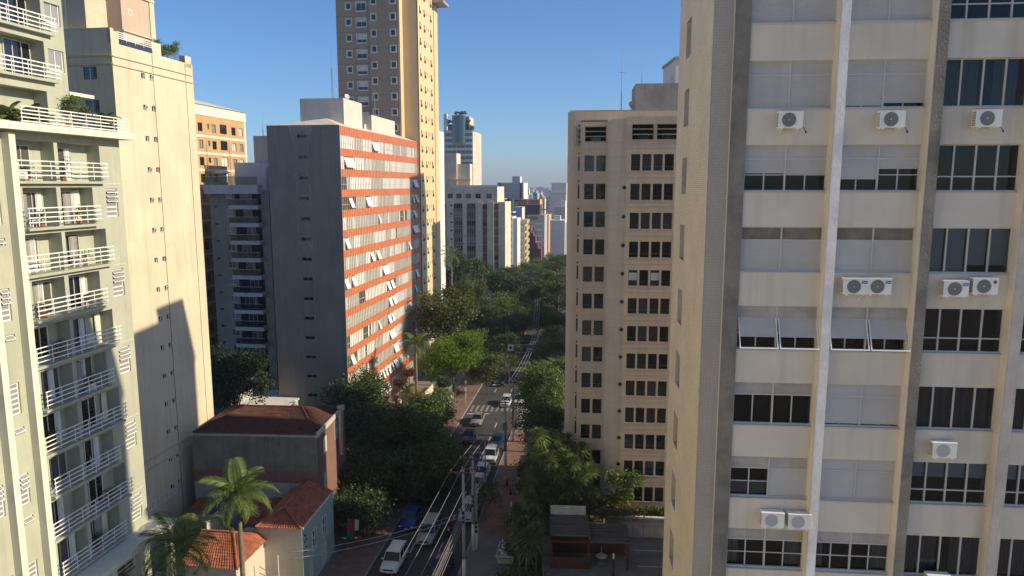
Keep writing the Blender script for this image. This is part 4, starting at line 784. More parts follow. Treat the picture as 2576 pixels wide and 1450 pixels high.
slab(r, 'roof_housing', w_ * .54, w_ * .8, 4, 12, z, z + 4.2, 'far_grey'); slab(r, 'housing_side', w_ * .8, w_ * .84, 4, 12, z, z + 4.1, 'far_white')
tp = atY(1298, 432, 486); antenna('faint aerial on the ribbed grey office roof', (tp.x, 486.0, z + 4.2), tp.z, False)
r, w_, z, F, S = block('brick coloured block with flat roof ahead of the ribbed office', 1303, 1358, 502, 425, 14, 'far_brick', side='far_orange'); rows_of(F, 1, w_ - 1, 4, z - 3, 6, 1.6, 1.3); slab(r, 'white_pipe', w_ * .43, w_ * .46, -.2, 0, z - 6, z + .1, 'far_white')
r, w_, z, F, S = block('blank pale blue-white wall block beside the banded narrow block', 1292, 1313, 523, 345, 10, 'far_blue', side='far_white'); slab(r, 'coping', -.1, w_ + .15, -.1, 10, z, z + .3, 'far_grey')
# far city: every block its own object
random.seed(5)
FC = [(1331, 1342, 474, 2300, 'far_blue'), (1348, 1370, 472, 2500, 'far_blue'), (1370, 1381, 475, 2400, 'far_blue')]
for i in range(44):
    x = random.uniform(1316, 1384); Y = random.uniform(620, 1900); wpx = random.uniform(5, 9) * 900 / Y + 2
    FC.append((x, x + wpx, random.uniform(482, 512) - (Y > 1400) * 6, Y, random.choice(['far_white', 'far_white', 'far_cream', 'far_grey', 'far_blue', 'far_orange'])))
for i in range(30):
    x = random.choice([random.uniform(1020, 1250), random.uniform(1390, 1700)]); Y = random.uniform(520, 1500); FC.append((x, x + 9000 / Y, random.uniform(492, 520), Y, random.choice(['far_white', 'far_cream', 'far_grey'])))
for x0, x1, yt, Y, m in FC:
    r, w_, z, F, S = block('small pale tower block in the hazy far city', x0, x1, yt, Y, 16, m, side='far_white' if m != 'far_blue' else None, name='distant_building', group='far city blocks')
    n = max(2, int((z - 8) / 3.2)); me = boxmesh('window_band', w_ * .8, .1, 1.2, 'far_dark')
    for k in range(min(n, 9)): F.put('window_band', me, w_ * .1, z - 2.6 - 3.2 * k, .06)
    slab(r, 'roof_box', w_ * .3, w_ * .7, 3, 9, z, z + 3, m)
# ================================================================== BLOCKS THAT STAND BEHIND THE NEAR RIGHT ONES
def sun_to(p, X):                                   # where the line from p towards the sun passes the plane x = X
    t = (X - p[0]) / SD.x; return p[0] + t * SD.x, p[1] + t * SD.y, p[2] + t * SD.z
def l1pt(x, y): u, z = plane(x, y, -28.2, 50, AZL); s, c = math.sin(R(AZL)), math.cos(R(AZL)); return (-28.2 + u * s, 50 + u * c, z)
def l2pt(x, y): u, z = plane(x, y, -33.3, 67.5, AZL); s, c = math.sin(R(AZL)), math.cos(R(AZL)); return (-33.3 + u * s, 67.5 + u * c, z)
def plain_block(label, x0, x1, y0, y1, zt, m='r2_tan'):
    r = thing('apartment_building', label, 'building', (x0, y0, 0), 0); slab(r, 'wall', 0, x1 - x0, 0, y1 - y0, 3.4, zt, m); S = Face(r, 0, y1 - y0, -90); F = Face(r, 0, 0, 0)
    for k in range(int((zt - 8) / 2.8)):
        for i in range(max(1, int((y1 - y0) / 3.2))): S.put('window', win(1.5, 1.3, 2, 1, .06, 'glass0', 'alu'), .8 + 3.1 * i, zt - 3 - 2.8 * k, .03)
        for i in range(2): F.put('window', win(1.5, 1.3, 2, 1, .06, 'glass2', 'alu'), 1.5 + 4 * i, zt - 3 - 2.8 * k, .03)
    slab(r, 'parapet', -.15, x1 - x0 + .15, -.15, y1 - y0 + .15, zt, zt + .3, 'concrete'); return r
HX = 15.0
a = sun_to(l1pt(95, 803), HX); c = sun_to(l1pt(262, 765), HX); c2 = sun_to(l1pt(290, 1250), HX)
plain_block('slim beige block standing behind the cream slab block', HX, HX + 13, a[1], c2[1], (a[2] + c[2]) / 2 - .3)
HX2 = 19.0
c = sun_to(l2pt(425, 766), HX2); e = sun_to(l2pt(471, 950), HX2); s0 = sun_to(l2pt(338, 820), HX2); s1 = sun_to(l2pt(395, 772), HX2)
hb2 = plain_block('beige block tucked between the cream slab block and the tan tower', HX2, HX2 + 12, s1[1], min(e[1], 69.3), c[2] - .3)
slab(hb2, 'lower_wing', .2, 11, s0[1] - 1.8 - s1[1], -.01, 3.4, s0[2] - .5, 'r2_tan'); slab(hb2, 'chimney', .3, 1.0, s0[1] - 1.8 - s1[1], s0[1] - 1.2 - s1[1], s0[2] - .5, s0[2] + 3.2, 'r2_tan')
p = (-18.6, 130.4, 41.0); q = sun_to(p, 33.0); plain_block('tall slim tower beyond the side street', 33, 45, q[1], q[1] + 7.4, q[2], 'far_cream')
p = (-16.4, 143.0, 31.5); q = sun_to(p, 36.0); plain_block('wide pale block beyond the side street', 36, 60, q[1], q[1] + 20, q[2], 'far_cream')
plain_block('white block edge rising behind the tan tower roof', *(lambda p: (p.x, p.x + 10, 79.0, 85.5, p.z))(atY(1701, 150, 79.0)), 'far_white')

# ================================================================== UNSEEN BLOCKS ADDED BESIDE AND BEHIND THE CAMERA TO BOUNCE SUNLIGHT
for lab, y0, y1, zt, m in (('cream block continuing the left row past the green balcony block', -2, 29, 50, 'l1_cream'), ('tall pale block further back along the left row', -38, -6, 60, 'far_cream'), ('white block at the back end of the left row', -82, -42, 52, 'far_white')):
    r = thing('apartment_building', lab, 'building', (-44 + .1 * y0, y0, 0), AZL); slab(r, 'wall', 0, 12, 0, y1 - y0, 3.4, zt, m); S = Face(r, 12, 0, 90)
    for k in range(int((zt - 8) / 2.8)):
        for i in range(int((y1 - y0) / 4.5)): S.put('window', win(1.6, 1.3, 2, 1, .06, random.choice(['glass0', 'glass3']), 'l1_white'), 1.4 + 4.5 * i, zt - 3 - 2.8 * k, .03)
    slab(r, 'parapet', -.15, 12.15, -.15, y1 - y0 + .15, zt, zt + .3, 'concrete')
# ================================================================== LOW HOUSES ON THE LEFT
def tiled_roof(parent, corners, ridge, m, name='roof', rows=.32, cols=.24):
    """corners/ridge: list of quads or triangles (eave_a, eave_b, top_b, top_a); rounded clay tile courses as geometry"""
    for (a, b_, c, d) in corners:
        a, b_, c, d = map(Vector, (a, b_, c, d)); B = MB(); L = max((b_ - a).length, (c - d).length); Hh = max((d - a).length, (c - b_).length)
        nu, nv = max(2, int(L / cols)), max(2, int(Hh / rows)); nrm = (b_ - a).cross(d - a).normalized()
        if nrm.z < 0: nrm = -nrm
        P = lambda s, t, e: tuple(((a + (b_ - a) * s) * (1 - t) + (d + (c - d) * s) * t) + nrm * e)
        for i in range(nv):
            t0, t1 = i / nv, (i + 1) / nv
            for j in range(nu):
                s0, s1 = j / nu, (j + 1) / nu; sm = (s0 + s1) / 2; h = .07 + random.uniform(-.012, .012)
                B.quad(P(s0, t0, .02), P(sm, t0, h), P(sm, t1, h - .035), P(s0, t1, -.01)); B.quad(P(sm, t0, h), P(s1, t0, .02), P(s1, t1, -.01), P(sm, t1, h - .035)); B.poly([P(s0, t0, .02), P(s1, t0, .02), P(sm, t0, h)])
        o = ob(name, B.mesh(name, m), parent); o['kind'] = 'stuff'; o['label'] = 'rows of rounded clay roof tiles'
    for a, b_ in ridge:
        a, b_ = Vector(a), Vector(b_); n = max(2, int((b_ - a).length / .38)); B = MB(); B.limb([(0, 0, 0), (0, 0, .42)], [.11, .095], 7); k = ('ridge', m)
        if k not in CACHE: CACHE[k] = B.mesh('ridge_tile', m)
        q = (b_ - a).to_track_quat('Z', 'Y').to_euler()
        for i in range(n): ob('ridge_tile', CACHE[k], parent, tuple(a + (b_ - a) * (i / n) + Vector((0, 0, .05))), rot=q)
# brick sided house with dark tiled hip roof
bh = thing('brick_house', 'three storey house with mouldy banded party wall and dark tiled hip roof', 'house', (-31.9, 68.0, 0), 3.0)
W_, D_, ZT = 12.7, 9.2, 15.7
slab(bh, 'core', .05, W_ - .05, .25, D_, G - .1, ZT - .1, 'plaster'); HF = Face(bh, 0, 0, 0); HS = Face(bh, W_, 0, 90)
HF.put('party_wall', boxmesh('pw1', W_, .25, 10.55 - G, 'plaster'), 0, G, 0); HF.put('party_wall', boxmesh('pw2', W_, .252, 1.25, 'pink_wall'), 0, 10.55, .0015); HF.put('party_wall', boxmesh('pw3', W_, .25, 3.55, 'mould_wall'), 0, 11.8, 0); HF.put('coping', boxmesh('coping', W_ + .2, .35, .14, 'plaster'), -.1, 15.35, .06); HF.put('crack', boxmesh('crack', .035, .012, 3.4, 'stain'), 5.6, 8.2, .005); HF.put('crack', boxmesh('crack2', .03, .012, 2.2, 'stain'), 5.7, 12.9, .006)
tilemat('brick', (.30, .13, .09), (.20, .17, .15), .24, .08, gap=.012)
hh = [(1.7, 3.1, 12.9, 14.6), (1.5, 2.3, 8.6, 11.0), (5.6, 6.8, 12.9, 15.0)]
wallpart(HS, 0, D_, G, 15.35, hh, 'brick', .2, name='brick_wall')
for a, c, z0, z1 in hh: HS.put('window', win(c - a, z1 - z0, 3, 4, .05, 'glass1', 'dark_alu'), a, z0, -.12)
E1, E2, E3, E4 = (.1, .1, ZT - .12), (W_ - .1, .1, ZT - .12), (W_ - .1, D_ - .1, ZT - .12), (.1, D_ - .1, ZT - .12); A1, A2 = (3.6, 4.9, ZT + 1.15), (W_ - 3.2, 4.9, ZT + 1.15)
tiled_roof(bh, [(E1, E2, A2, A1), (E2, E3, A2, A2), (E3, E4, A1, A2), (E4, E1, A1, A1)], [(A1, A2), (E2, A2), (E1, A1)], 'tile_dark')
slab(bh, 'roof_kerb', W_ - .1, W_ + .08, -.05, D_, 15.3, ZT + .1, 'plaster'); b = MB(); b.cyl(0, 0, 0, 5.2, .22, .22, 12); b.cyl(0, 0, 5.2, 5.4, .34, .34, 12); b.cyl(0, 0, 5.4, 5.5, .34, .1, 12); ob('vent_pipe', b.mesh('vent_pipe', 'steel'), bh, (W_ + .5, 6.2, 11.2)); ob('pipe_bracket', boxmesh('pipe_bracket', .5, .06, .06, 'steel'), bh, (W_, 6.15, 14.0))
# teal corner house with red tiled roofs around a small court
th = thing('corner_house', 'old two storey house, teal street side, cream front and red tiled roof', 'house', (-22.6, 59.6, 0), 5.8)
ez = 9.95; d2 = 7.9
TFc = Face(th, 0, 0, 0); TSd = Face(th, 4.0, 0, 90)
slab(th, 'core', .02, 3.8, .2, d2, G - .1, ez - .1, 'house_cream'); TFc.put('front_wall', boxmesh('fw', 3.99, .2, ez - G + .05, 'house_cream'), 0, G, 0)
hh = [(2.3, 3.3, 6.6, 8.4), (4.9, 5.9, 6.6, 8.4), (1.4, 2.7, 4.0, 6.0), (4.4, 6.2, 3.7, 6.0)]
wallpart(TSd, 0, d2, G, ez, hh, 'teal', .18, name='street_wall')
for i, (a, c, z0, z1) in enumerate(hh): TSd.put('window', win(c - a, z1 - z0, 2, 2, .08, 'glass0' if i < 2 else 'glass3', 'l1_white', trim=.1) if i < 2 else slats(c - a, z1 - z0, 'shutter', .1, 'roller_door'), a, z0, -.14)
for k, (u, z) in enumerate(((.5, 9.0), (.75, 8.8), (.5, 8.3), (.85, 8.4), (.7, 7.8), (.55, 7.4))): TSd.put('wire_bracket', boxmesh('wbr', .12, .08, .1, 'black_plastic'), u, z, .08)
e0, e1, e2, e3 = (-.15, -.2, ez), (4.1, -.2, ez), (4.1, d2, ez), (-.15, d2, ez); rA, rB = (1.7, 1.9, ez + 1.0), (1.7, d2, ez + 1.0)
tiled_roof(th, [(e0, e1, rA, rA), (e1, e2, rB, rA), (e3, e0, rA, rB)], [(rA, rB), (e1, rA), (e0, rA)], 'tile_red')
slab(th, 'gutter', 4.05, 4.2, -.1, d2, ez - .1, ez + .06, 'plaster')
slab(th, 'rear_wing', -9.5, .0, 4.4, 7.9, G - .1, 8.0, 'house_cream'); f0, f1, f2, f3 = (-9.8, 4.0, 8.0), (.0, 4.0, 8.0), (.0, 7.9, 8.9), (-9.8, 7.9, 8.9); tiled_roof(th, [(f0, f1, f2, f3)], [(f3, f2)], 'tile_red')
slab(th, 'court_wall', -3.2, -.01, 2.6, 4.39, G - .1, 7.7, 'house_cream'); TC = Face(th, 0, 4.38, 0); TC.put('window', win(2.0, 1.1, 3, 1, .06, 'glass0', 'l1_white'), -5.6, 6.6, .03); slab(th, 'court_balcony', -6.4, -3.3, 2.4, 4.38, 5.6, 5.9, 'house_cream'); slab(th, 'brown_gate', -3.1, -.02, -.0, .12, G, 6.2, 'wood_red'); slab(th, 'garden_wall', -9, -.02, -1.6, -1.35, G - .1, 5.9, 'plaster')
b = MB(); b.limb([(-.5, 1.6, 9.6), (-1.0, 1.0, 8.9), (-.1, .3, 8.2)], .05, 6); ob('downpipe', b.mesh('downpipe', 'steel'), th)
sh = thing('small_house', 'low cream house with sunlit red tiled hip roof beside the green block', 'house', (-28.4, 55.4, 0), AZL)
slab(sh, 'wall', 1.0, 5.6, .3, 6.0, G - .1, 8.75, 'house_cream'); g0, g1, g2, g3 = (.7, 0, 8.7), (5.9, 0, 8.7), (5.9, 6.2, 8.7), (.7, 6.2, 8.7); k0, k1 = (.9, 3.1, 10.2), (3.9, 3.1, 10.2)
tiled_roof(sh, [(g0, g1, k1, k0), (g1, g2, k1, k1), (g2, g3, k0, k1)], [(k0, k1), (g1, k1)], 'tile_red'); SF = Face(sh, 0, .3, 0); SF.put('grille_window', win(1.1, 1.2, 4, 3, .06, 'glass0', 'l1_white'), 4.3, 6.6, .03)
slab(sh, 'boundary_wall', .2, .45, 4.6, 14.5, G - .1, 10.2, 'plaster')
o = thing('water_tank', 'round blue water tank on a grey block behind the small tiled house', 'tank', (-28.2, 64.6, 9.0)); b = MB(); b.cyl(0, 0, .0, 1.75, .85, 1.1, 20); b.cyl(0, 0, 1.75, 1.85, 1.16, 1.16, 20); ob('body', b.mesh('body', 'tank_blue', smooth=False), o); b = MB(); b.cyl(0, 0, 1.85, 2.05, 1.1, .5, 20); ob('lid', b.mesh('lid', 'mould_wall'), o)
o = thing('tank_base', 'grey rendered block carrying the blue water tank', 'plinth', (-29.8, 62.8, 0)); slab(o, 'block', 0, 3.6, 0, 3.6, G - .1, 9.0, 'mould_wall')
o = thing('low_annex', 'white flat roofed annex in the shade beside the striped office', 'house', (-38.5, 93, 0), AZL); slab(o, 'wall', 0, 6.8, 0, 10, G - .1, 9.5, 'far_grey'); slab(o, 'roof', -.2, 7, -.2, 10.2, 9.5, 9.75, 'far_white'); slab(o, 'parapet', -.2, 0, -.2, 10, 9.75, 11, 'far_grey')
# sunlit steps and planting terrace at the foot of the striped office
st = thing('entrance_steps', 'pale stone steps and ramp at the foot of the striped office', 'steps', (-16.3, 106.5, 0), AZL)
for k in range(9): slab(st, 'step', -1.2, 1.6, .45 * k, .45 * k + .44, G - .1, 6.2 - .28 * k + .0, 'far_cream')
slab(st, 'landing', -3.2, 1.6, 4.06, 9, G - .1, 6.45, 'pave_red'); slab(st, 'landing', -4.2, 1.6, -7, -.01, G - .1, 6.45, 'pave_red'); slab(st, 'low_wall', 1.62, 1.85, -5, 9, G - .1, 7.1, 'far_cream'); slab(st, 'low_wall', -1.5, -1.22, .02, 4.05, G - .1, 7.0, 'far_cream')
bars = MB()
for i in range(60): bars.box(0, .03, i * .16, i * .16 + .03, 0, 1.5)
bars.box(-.01, .04, 0, 9.6, 1.45, 1.5); bars.box(-.01, .04, 0, 9.6, .1, .15)
o = thing('garden_fence', 'thin green metal fence on a yellow base by the bus stop pavement', 'fence', (xl(112) - 3.9, 112.2, 0), 7.3); ob('bars', bars.mesh('bars', 'teal'), o, (.1, 0, G + .9)); slab(o, 'base', 0, .3, -.2, 9.9, G - .05, G + .95, 'far_yellow')

# ================================================================== GARDEN IN FRONT OF THE TAN TOWER
o = thing('retaining_wall', 'grey wall with gates below the clipped hedge of the tan tower', 'wall', (9.3, 66.2, 0), AZR); slab(o, 'wall', 0, 13, 0, .35, G, 7.6, 'concrete'); slab(o, 'coping', -.1, 13.1, -.08, .45, 7.6, 7.72, 'far_white'); slab(o, 'rear_kerb', 0, 13, 1.2, 1.4, 6.0, 8.1, 'far_white')
RWF = Face(o, 0, 0, 0)
for i in range(7): RWF.put('gate_panel', slats(.95, 1.4, 'r1_grey', .16, 'gate_panel'), 1.6 + 1.05 * i, 5.75, .03)
b = MB(); b.prism([(2.3, 44), (26, 42), (26, 65.6), (9.2, 66.1), (2.9, 66.1)], G - .05, 5.6); dr = struct('driveway', b.mesh('driveway', 'pave_grey')); b = MB()
for y in (60.5, 63.4): b.quad((11.5, y, 5.604), (20, y - .6, 5.604), (20, y - .48, 5.604), (11.5, y + .12, 5.604))
ob('white_line', b.mesh('white_line', 'road_paint'), dr)
pv = thing('pavilion', 'red timber pavilion with ribbed dark metal roof and pale top flap', 'shed', (3.4, 60.1, 0), 3.0)
def rib_roof(name, x0, x1, y0, z0, y1, z1, m, n):
    b = MB()
    for i in range(n):
        t0, t1 = i / n, (i + 1) / n; ya, za, yb, zb2 = y0 + (y1 - y0) * t0, z0 + (z1 - z0) * t0, y0 + (y1 - y0) * t1, z0 + (z1 - z0) * t1
        b.quad((x0, ya, za), (x1, ya, za), (x1, yb, zb2 - .05), (x0, yb, zb2 - .05)); b.box(x0, x1, ya - .03, ya + .03, za - .06, za + .05)
    return ob(name, b.mesh(name, m), pv)
rib_roof('roof', .0, 3.5, .0, 8.85, 3.5, 9.2, 'shed_roof', 8); rib_roof('roof_flap', .05, 3.4, 3.52, 9.2, 4.5, 9.65, 'shed_top', 4); rib_roof('roof', 3.62, 7.2, -.1, 8.35, 2.9, 8.7, 'shed_roof', 7); slab(pv, 'roof_edge', 3.5, 3.62, -.1, 3.5, 8.6, 8.9, 'shed_roof')
for x, y in ((.2, .2), (3.5, .2), (7.0, .1), (.2, 3.4), (7.0, 2.7)): slab(pv, 'post', x - .09, x + .09, y - .09, y + .09, 5.6, 8.35, 'wood_red')
slab(pv, 'beam', .1, 7.1, .12, .26, 8.1, 8.3, 'wood_red'); slab(pv, 'panel', .3, 3.4, .14, .22, 5.6, 6.7, 'wood_red'); slab(pv, 'back_wall', .2, 7.1, 3.0, 3.1, 5.6, 8.5, 'wood_red'); slab(pv, 'end_wall', .1, .2, .3, 3.0, 5.6, 8.6, 'wood_red')
o = thing('round_table', 'small round pale table with a pole under the pavilion roof', 'table', (8.2, 61.1, 5.6)); b = MB(); b.cyl(0, 0, .7, .74, .5, .5, 18); ob('top', b.mesh('top', 'far_white'), o); b = MB(); b.cyl(0, 0, 0, 1.6, .035, .035, 6); b.cyl(0, 0, 0, .04, .3, .3, 12); ob('pole', b.mesh('pole', 'steel'), o)
def lamp_post(label, p, h=3.0):
    o = thing('garden_lamp', label, 'lamp', p); b = MB(); b.limb([(0, 0, 0), (0, 0, h)], [.06, .04], 7); b.cyl(0, 0, 0, .1, .12, .1, 8); ob('post', b.mesh('post', 'black_plastic'), o); b = MB(); b.cyl(0, 0, h, h + .12, .06, .11, 10); b.cyl(0, 0, h + .12, h + .5, .1, .07, 10); ob('lantern', b.mesh('lantern', 'far_white'), o)
lamp_post('white headed garden lamp before the timber pavilion', (9.0, 59.0, 5.6), 1.6); lamp_post('black garden lamp by the clipped hedge', (17.6, 67.0, 6.0), 2.9)
q = gz(1272, 1330, G + .13); lamp_post('dark garden lamp at the planted pavement edge', (q.x + .6, q.y - 3.5, G + .1), 4.2)
# ================================================================== TREES AND PLANTS
def leaves(name, pos, size, m, up=.3, seed=0, long=1.7):
    g = np.random.default_rng(seed); N = len(pos); nrm = g.normal(size=(N, 3)); nrm[:, 2] += up * 2; nrm /= np.linalg.norm(nrm, axis=1)[:, None]
    t = g.normal(size=(N, 3)); t -= nrm * (t * nrm).sum(1)[:, None]; t /= np.linalg.norm(t, axis=1)[:, None]; s = np.cross(nrm, t)
    L = (size * g.uniform(.6, 1.35, N))[:, None]; W = L / long
    v = np.stack([pos - t * L * .5, pos + s * W * .5 + nrm * L * .06, pos + t * L * .5, pos - s * W * .5 + nrm * L * .06], 1).reshape(-1, 3)
    me = bpy.data.meshes.new(name); me.vertices.add(4 * N); me.vertices.foreach_set('co', v.astype(np.float32).ravel()); me.loops.add(4 * N); me.loops.foreach_set('vertex_index', np.arange(4 * N, dtype=np.int32))
    me.polygons.add(N); me.polygons.foreach_set('loop_start', np.arange(0, 4 * N, 4, dtype=np.int32)); me.polygons.foreach_set('loop_total', np.full(N, 4, dtype=np.int32)); me.materials.append(M[m]); me.update(calc_edges=True); return me
def crown_pts(lobes, n, clump=.55, per=22, seed=0, flat=.75):
    g = np.random.default_rng(seed); W = np.array([l[3] ** 2 for l in lobes]); W = W / W.sum(); out = []; nc = max(1, n // per)
    for l, k in zip(lobes, (W * nc).astype(int) + 1):
        d = g.normal(size=(k, 3)); d[:, 2] = d[:, 2] * .9 + .25; d /= np.linalg.norm(d, axis=1)[:, None]; r = l[3] * g.uniform(.45, 1.08, k) ** .6
        c = np.array(l[:3]) + d * r[:, None] * np.array([1, 1, flat]); cs = clump * g.uniform(.6, 1.5, k)
        q = g.normal(size=(k, per, 3)) * cs[:, None, None] * np.array([1, 1, .6]); out.append((c[:, None, :] + q).reshape(-1, 3))
    return np.concatenate(out)
def trunk_mesh(h, r, lobes, bark='bark', lean=(0, 0), seed=0):
    rr = random.Random(seed); b = MB(); top = (lean[0], lean[1], h); b.limb([(0, 0, -.3), (0, 0, 0), (lean[0] * .4 + rr.uniform(-.1, .1), lean[1] * .4, h * .5), top], [r * 1.5, r * 1.1, r * .85, r * .6], 8)
    for l in lobes:
        s = rr.uniform(.55, .95); st = Vector((lean[0] * s, lean[1] * s, h * s)); e = Vector(l[:3]); mid = (st + e) / 2 + Vector((rr.uniform(-.3, .3), rr.uniform(-.3, .3), -.2)); b.limb([st, mid, e], [r * .5, r * .32, r * .1], 6)
    return b.mesh('trunk', bark, smooth=True)
def lobeset(rx, rz, h, n, seed, r0=.5):
    rr = random.Random(seed); L = [(0, 0, h, min(rx, rz) * .75)]
    for i in range(n): a = rr.uniform(0, 6.28); d = rr.uniform(.35, .75); L.append((rx * d * math.cos(a), rx * d * math.sin(a), h + rz * rr.uniform(-.55, .6), min(rx, rz) * rr.uniform(.32, .58)))
    return L
TREEMESH = {}
def tree(label, loc, rx, rz, hc, m='leaf_dark', n=6000, size=.34, lobes=9, seed=0, name='street_tree', group=None, trunk_r=.22, clump=.5, share=None, scale=1., rz_=0.):
    o = thing(name, label, 'tree', loc, 0, group); o.rotation_euler[2] = rz_; o.scale = (scale,) * 3
    if share is None or share not in TREEMESH:
        L = lobeset(rx, rz, hc, lobes, seed); t = trunk_mesh(hc * .8, trunk_r, L, seed=seed); c = leaves('crown', crown_pts(L, n, clump, seed=seed), size, m, seed=seed)
        if share is not None: TREEMESH[share] = (t, c)
    else: t, c = TREEMESH[share]
    ob('trunk', t, o); ob('crown', c, o); return o
# big dark street trees on the left pavement
def on(x, y, z=G): p = gz(x, y, z); return (p.x, p.y, z)
def ltree(label, cx, cy, rpx, Y, m, n, seed, size=.31, tr=.2, lob=12):
    p = atY(cx, cy, Y); r = rpx / FPX * (Y + 4) / .92; return tree(label, (p.x, Y, G), r, r * .92, max(2.4, p.z - G), m, int(n * 1.35), size, lob, seed, trunk_r=tr, clump=.45)
ltree('dark street tree against the grey office end wall', 905, 1010, 74, 93.5, 'leaf_dark', 11000, 5)
ltree('broad dark street tree between the brick house and the road', 940, 1088, 108, 86.5, 'leaf_dark', 17000, 2, tr=.3)
ltree('mid green street tree next to the bus shelter', 1075, 1046, 58, 97, 'leaf_mid', 10000, 4)
ltree('mid green street tree with dense crown filling the middle of the left row', 1018, 1118, 92, 87, 'leaf_mid', 15000, 26, tr=.26)
ltree('light edged street tree leaning over the near lane', 1116, 1165, 70, 82, 'leaf_mid', 9000, 3)
ltree('big dark street tree with a pale trunk near the parked blue car', 1012, 1222, 98, 79.5, 'leaf_dark', 16000, 1, tr=.3)
ltree('dark street tree beside the brick side of the house', 920, 1215, 84, 77, 'leaf_dark', 13000, 27)
ltree('low dark tree hiding the teal house doorway', 905, 1310, 58, 71, 'leaf_dark', 8000, 6, .28, .14)
tree('dark tree in the shaded gap behind the beige tower', (-37.5, 93.0, G), 5.6, 5.4, 11.0, 'leaf_pine', 12000, .36, 12, 7)
tree('light green shrub tree peeping out beside the beige tower edge', (-34.9, 80.5, G), 1.3, 1.5, 8.2, 'leaf_bright', 2500, .24, 5, 8, trunk_r=.1)
ltree('bright yellow-green tree in full sun above the bus stop', 1140, 893, 76, 119.5, 'leaf_bright', 19000, 9, .3, .22, 15)
ltree('grey green sunlit tree leaning over the crossing', 1226, 928, 44, 121.5, 'leaf_olive', 7000, 10, .28, .12)
p = atY(1118, 800, 127); tree('feathery weeping tree below the tall yellow tower', (p.x, 127, G), 4.3, 5.4, p.z - G, 'leaf_willow', 14000, .42, 12, 11, clump=.8)
p = atY(1142, 742, 129.5); tree('tree with golden brown foliage beside the weeping tree', (p.x, 129.5, G), 1.9, 2.2, p.z - G, 'leaf_gold', 6000, .36, 8, 12)
for x, yt, Y, rr, s, lab in ((1176, 700, 168, 2.5, 13, 'tall dense cypress column, the taller rounded one'), (1206, 708, 171, 2.1, 14, 'slim cypress column touching the taller cypress')):
    p = atY(x, yt, Y); H_ = p.z - G; o = thing('cypress_tree', lab, 'tree', (p.x, Y, G)); L = [(random.uniform(-.3, .3), random.uniform(-.3, .3), H_ * f, rr * (1.05 - abs(f - .5) * .8)) for f in (.25, .38, .5, .62, .74, .86, .93)]
    ob('trunk', trunk_mesh(H_ * .6, .25, [], seed=s), o); ob('crown', leaves('crown', crown_pts(L, 9000, .35, seed=s, flat=1.1), .28, 'leaf_olive', seed=s), o)
# wood down the street: shared crowns, every tree an object
WOOD = 'dark trees massed along the far street'
random.seed(8); spots = []
for (x, y, Y, r_) in [(1240, 690, 205, 6.5), (1290, 700, 200, 6.5), (1335, 705, 212, 6.5), (1215, 705, 222, 6), (1380, 720, 195, 6), (1265, 676, 232, 6.5), (1315, 680, 240, 7), (1365, 685, 245, 7), (1235, 668, 250, 6), (1410, 700, 225, 6), (1180, 668, 215, 5.5), (1160, 690, 196, 5), (1225, 765, 168, 5.5), (1270, 745, 178, 6), (1235, 830, 146, 4.6), (1262, 850, 140, 4.2), (1300, 770, 176, 4.8),
                       (1385, 780, 160, 5.5), (1410, 830, 145, 5), (1385, 885, 132, 4.4), (1418, 790, 165, 5.5), (1400, 740, 185, 5.5), (1290, 668, 262, 6), (1340, 668, 270, 6.5), (1395, 668, 275, 6), (1200, 672, 232, 6), (1250, 805, 155, 4.6), (1212, 800, 152, 4.8), (1190, 830, 143, 4.2), (1420, 660, 300, 6), (1165, 725, 183, 4.5), (1150, 665, 205, 5), (1318, 790, 172, 4.8), (1332, 742, 190, 6), (1304, 832, 157, 4.4), (1352, 800, 166, 4.2), (1285, 800, 160, 4.6)]:
    spots.append((x, y, Y, r_))
for i, (x, y, Y, r_) in enumerate(spots):
    p = atY(x, y, Y); hc = max(5., p.z - G - r_ * .35); k = i % 5
    o = tree('dark leafy tree in the wood along the far street', (p.x, Y, G), 6, 4.6, 9.5, ['leaf_dark', 'leaf_pine', 'leaf_dark', 'leaf_mid', 'leaf_dark'][k], 8000, .46, 12, 40 + k, 'leafy_tree', WOOD, .3, .7, 'wood%d' % k, 1., i * 1.3); o.scale = (r_ / 6, r_ / 6, hc / 9.5)
for x, y, Y in ((1395, 692, 190), (1340, 720, 186), (1405, 715, 180)):
    p = atY(x, y, Y); tree('flat topped olive tree catching light above the far street', (p.x, Y, G), 5, 2.2, p.z - G - 1, 'leaf_olive', 6000, .38, 9, int(x), 'leafy_tree', 'olive trees above the far street')
for x, y, Y in ((1385, 652, 300), (1400, 640, 320), (1370, 660, 310)):
    p = atY(x, y, Y); tree('mid green tree in front of the plain white block', (p.x, Y, G), 6, 5, p.z - G - 3, 'leaf_mid', 5000, .5, 9, int(x) + 1, 'leafy_tree', 'trees by the plain white block')
p = atY(1280, 910, 128); tree('grey leaved sunlit shrub tree below the dark wood', (p.x, 128, G), 2.4, 2.2, p.z - G, 'leaf_olive', 4000, .24, 7, 33, trunk_r=.12)
tree('tall green tree between the tan tower and the road', (4.2, 93.5, G), 4.0, 4.4, 8.2, 'leaf_mid', 12000, .32, 11, 21); tree('dark tree tucked behind the dracaenas by the tan tower', (3.9, 84.0, G), 3.0, 3.2, 6.8, 'leaf_dark', 8000, .30, 9, 22)
tree('green tree at the street corner above the side crossing', (6.0, 99.5, G), 3.2, 3.6, 9.6, 'leaf_olive', 8000, .3, 9, 23); tree('dark tree before the tan tower foot', (6.2, 76.5, 6), 2.4, 2.5, 4.6, 'leaf_dark', 6000, .28, 8, 24)
tree('small sparse street tree on the right kerb', (xr(73.5) + .8, 73.5, G + .1), 1.2, 1.3, 3.4, 'leaf_olive', 1500, .22, 5, 25, trunk_r=.05)
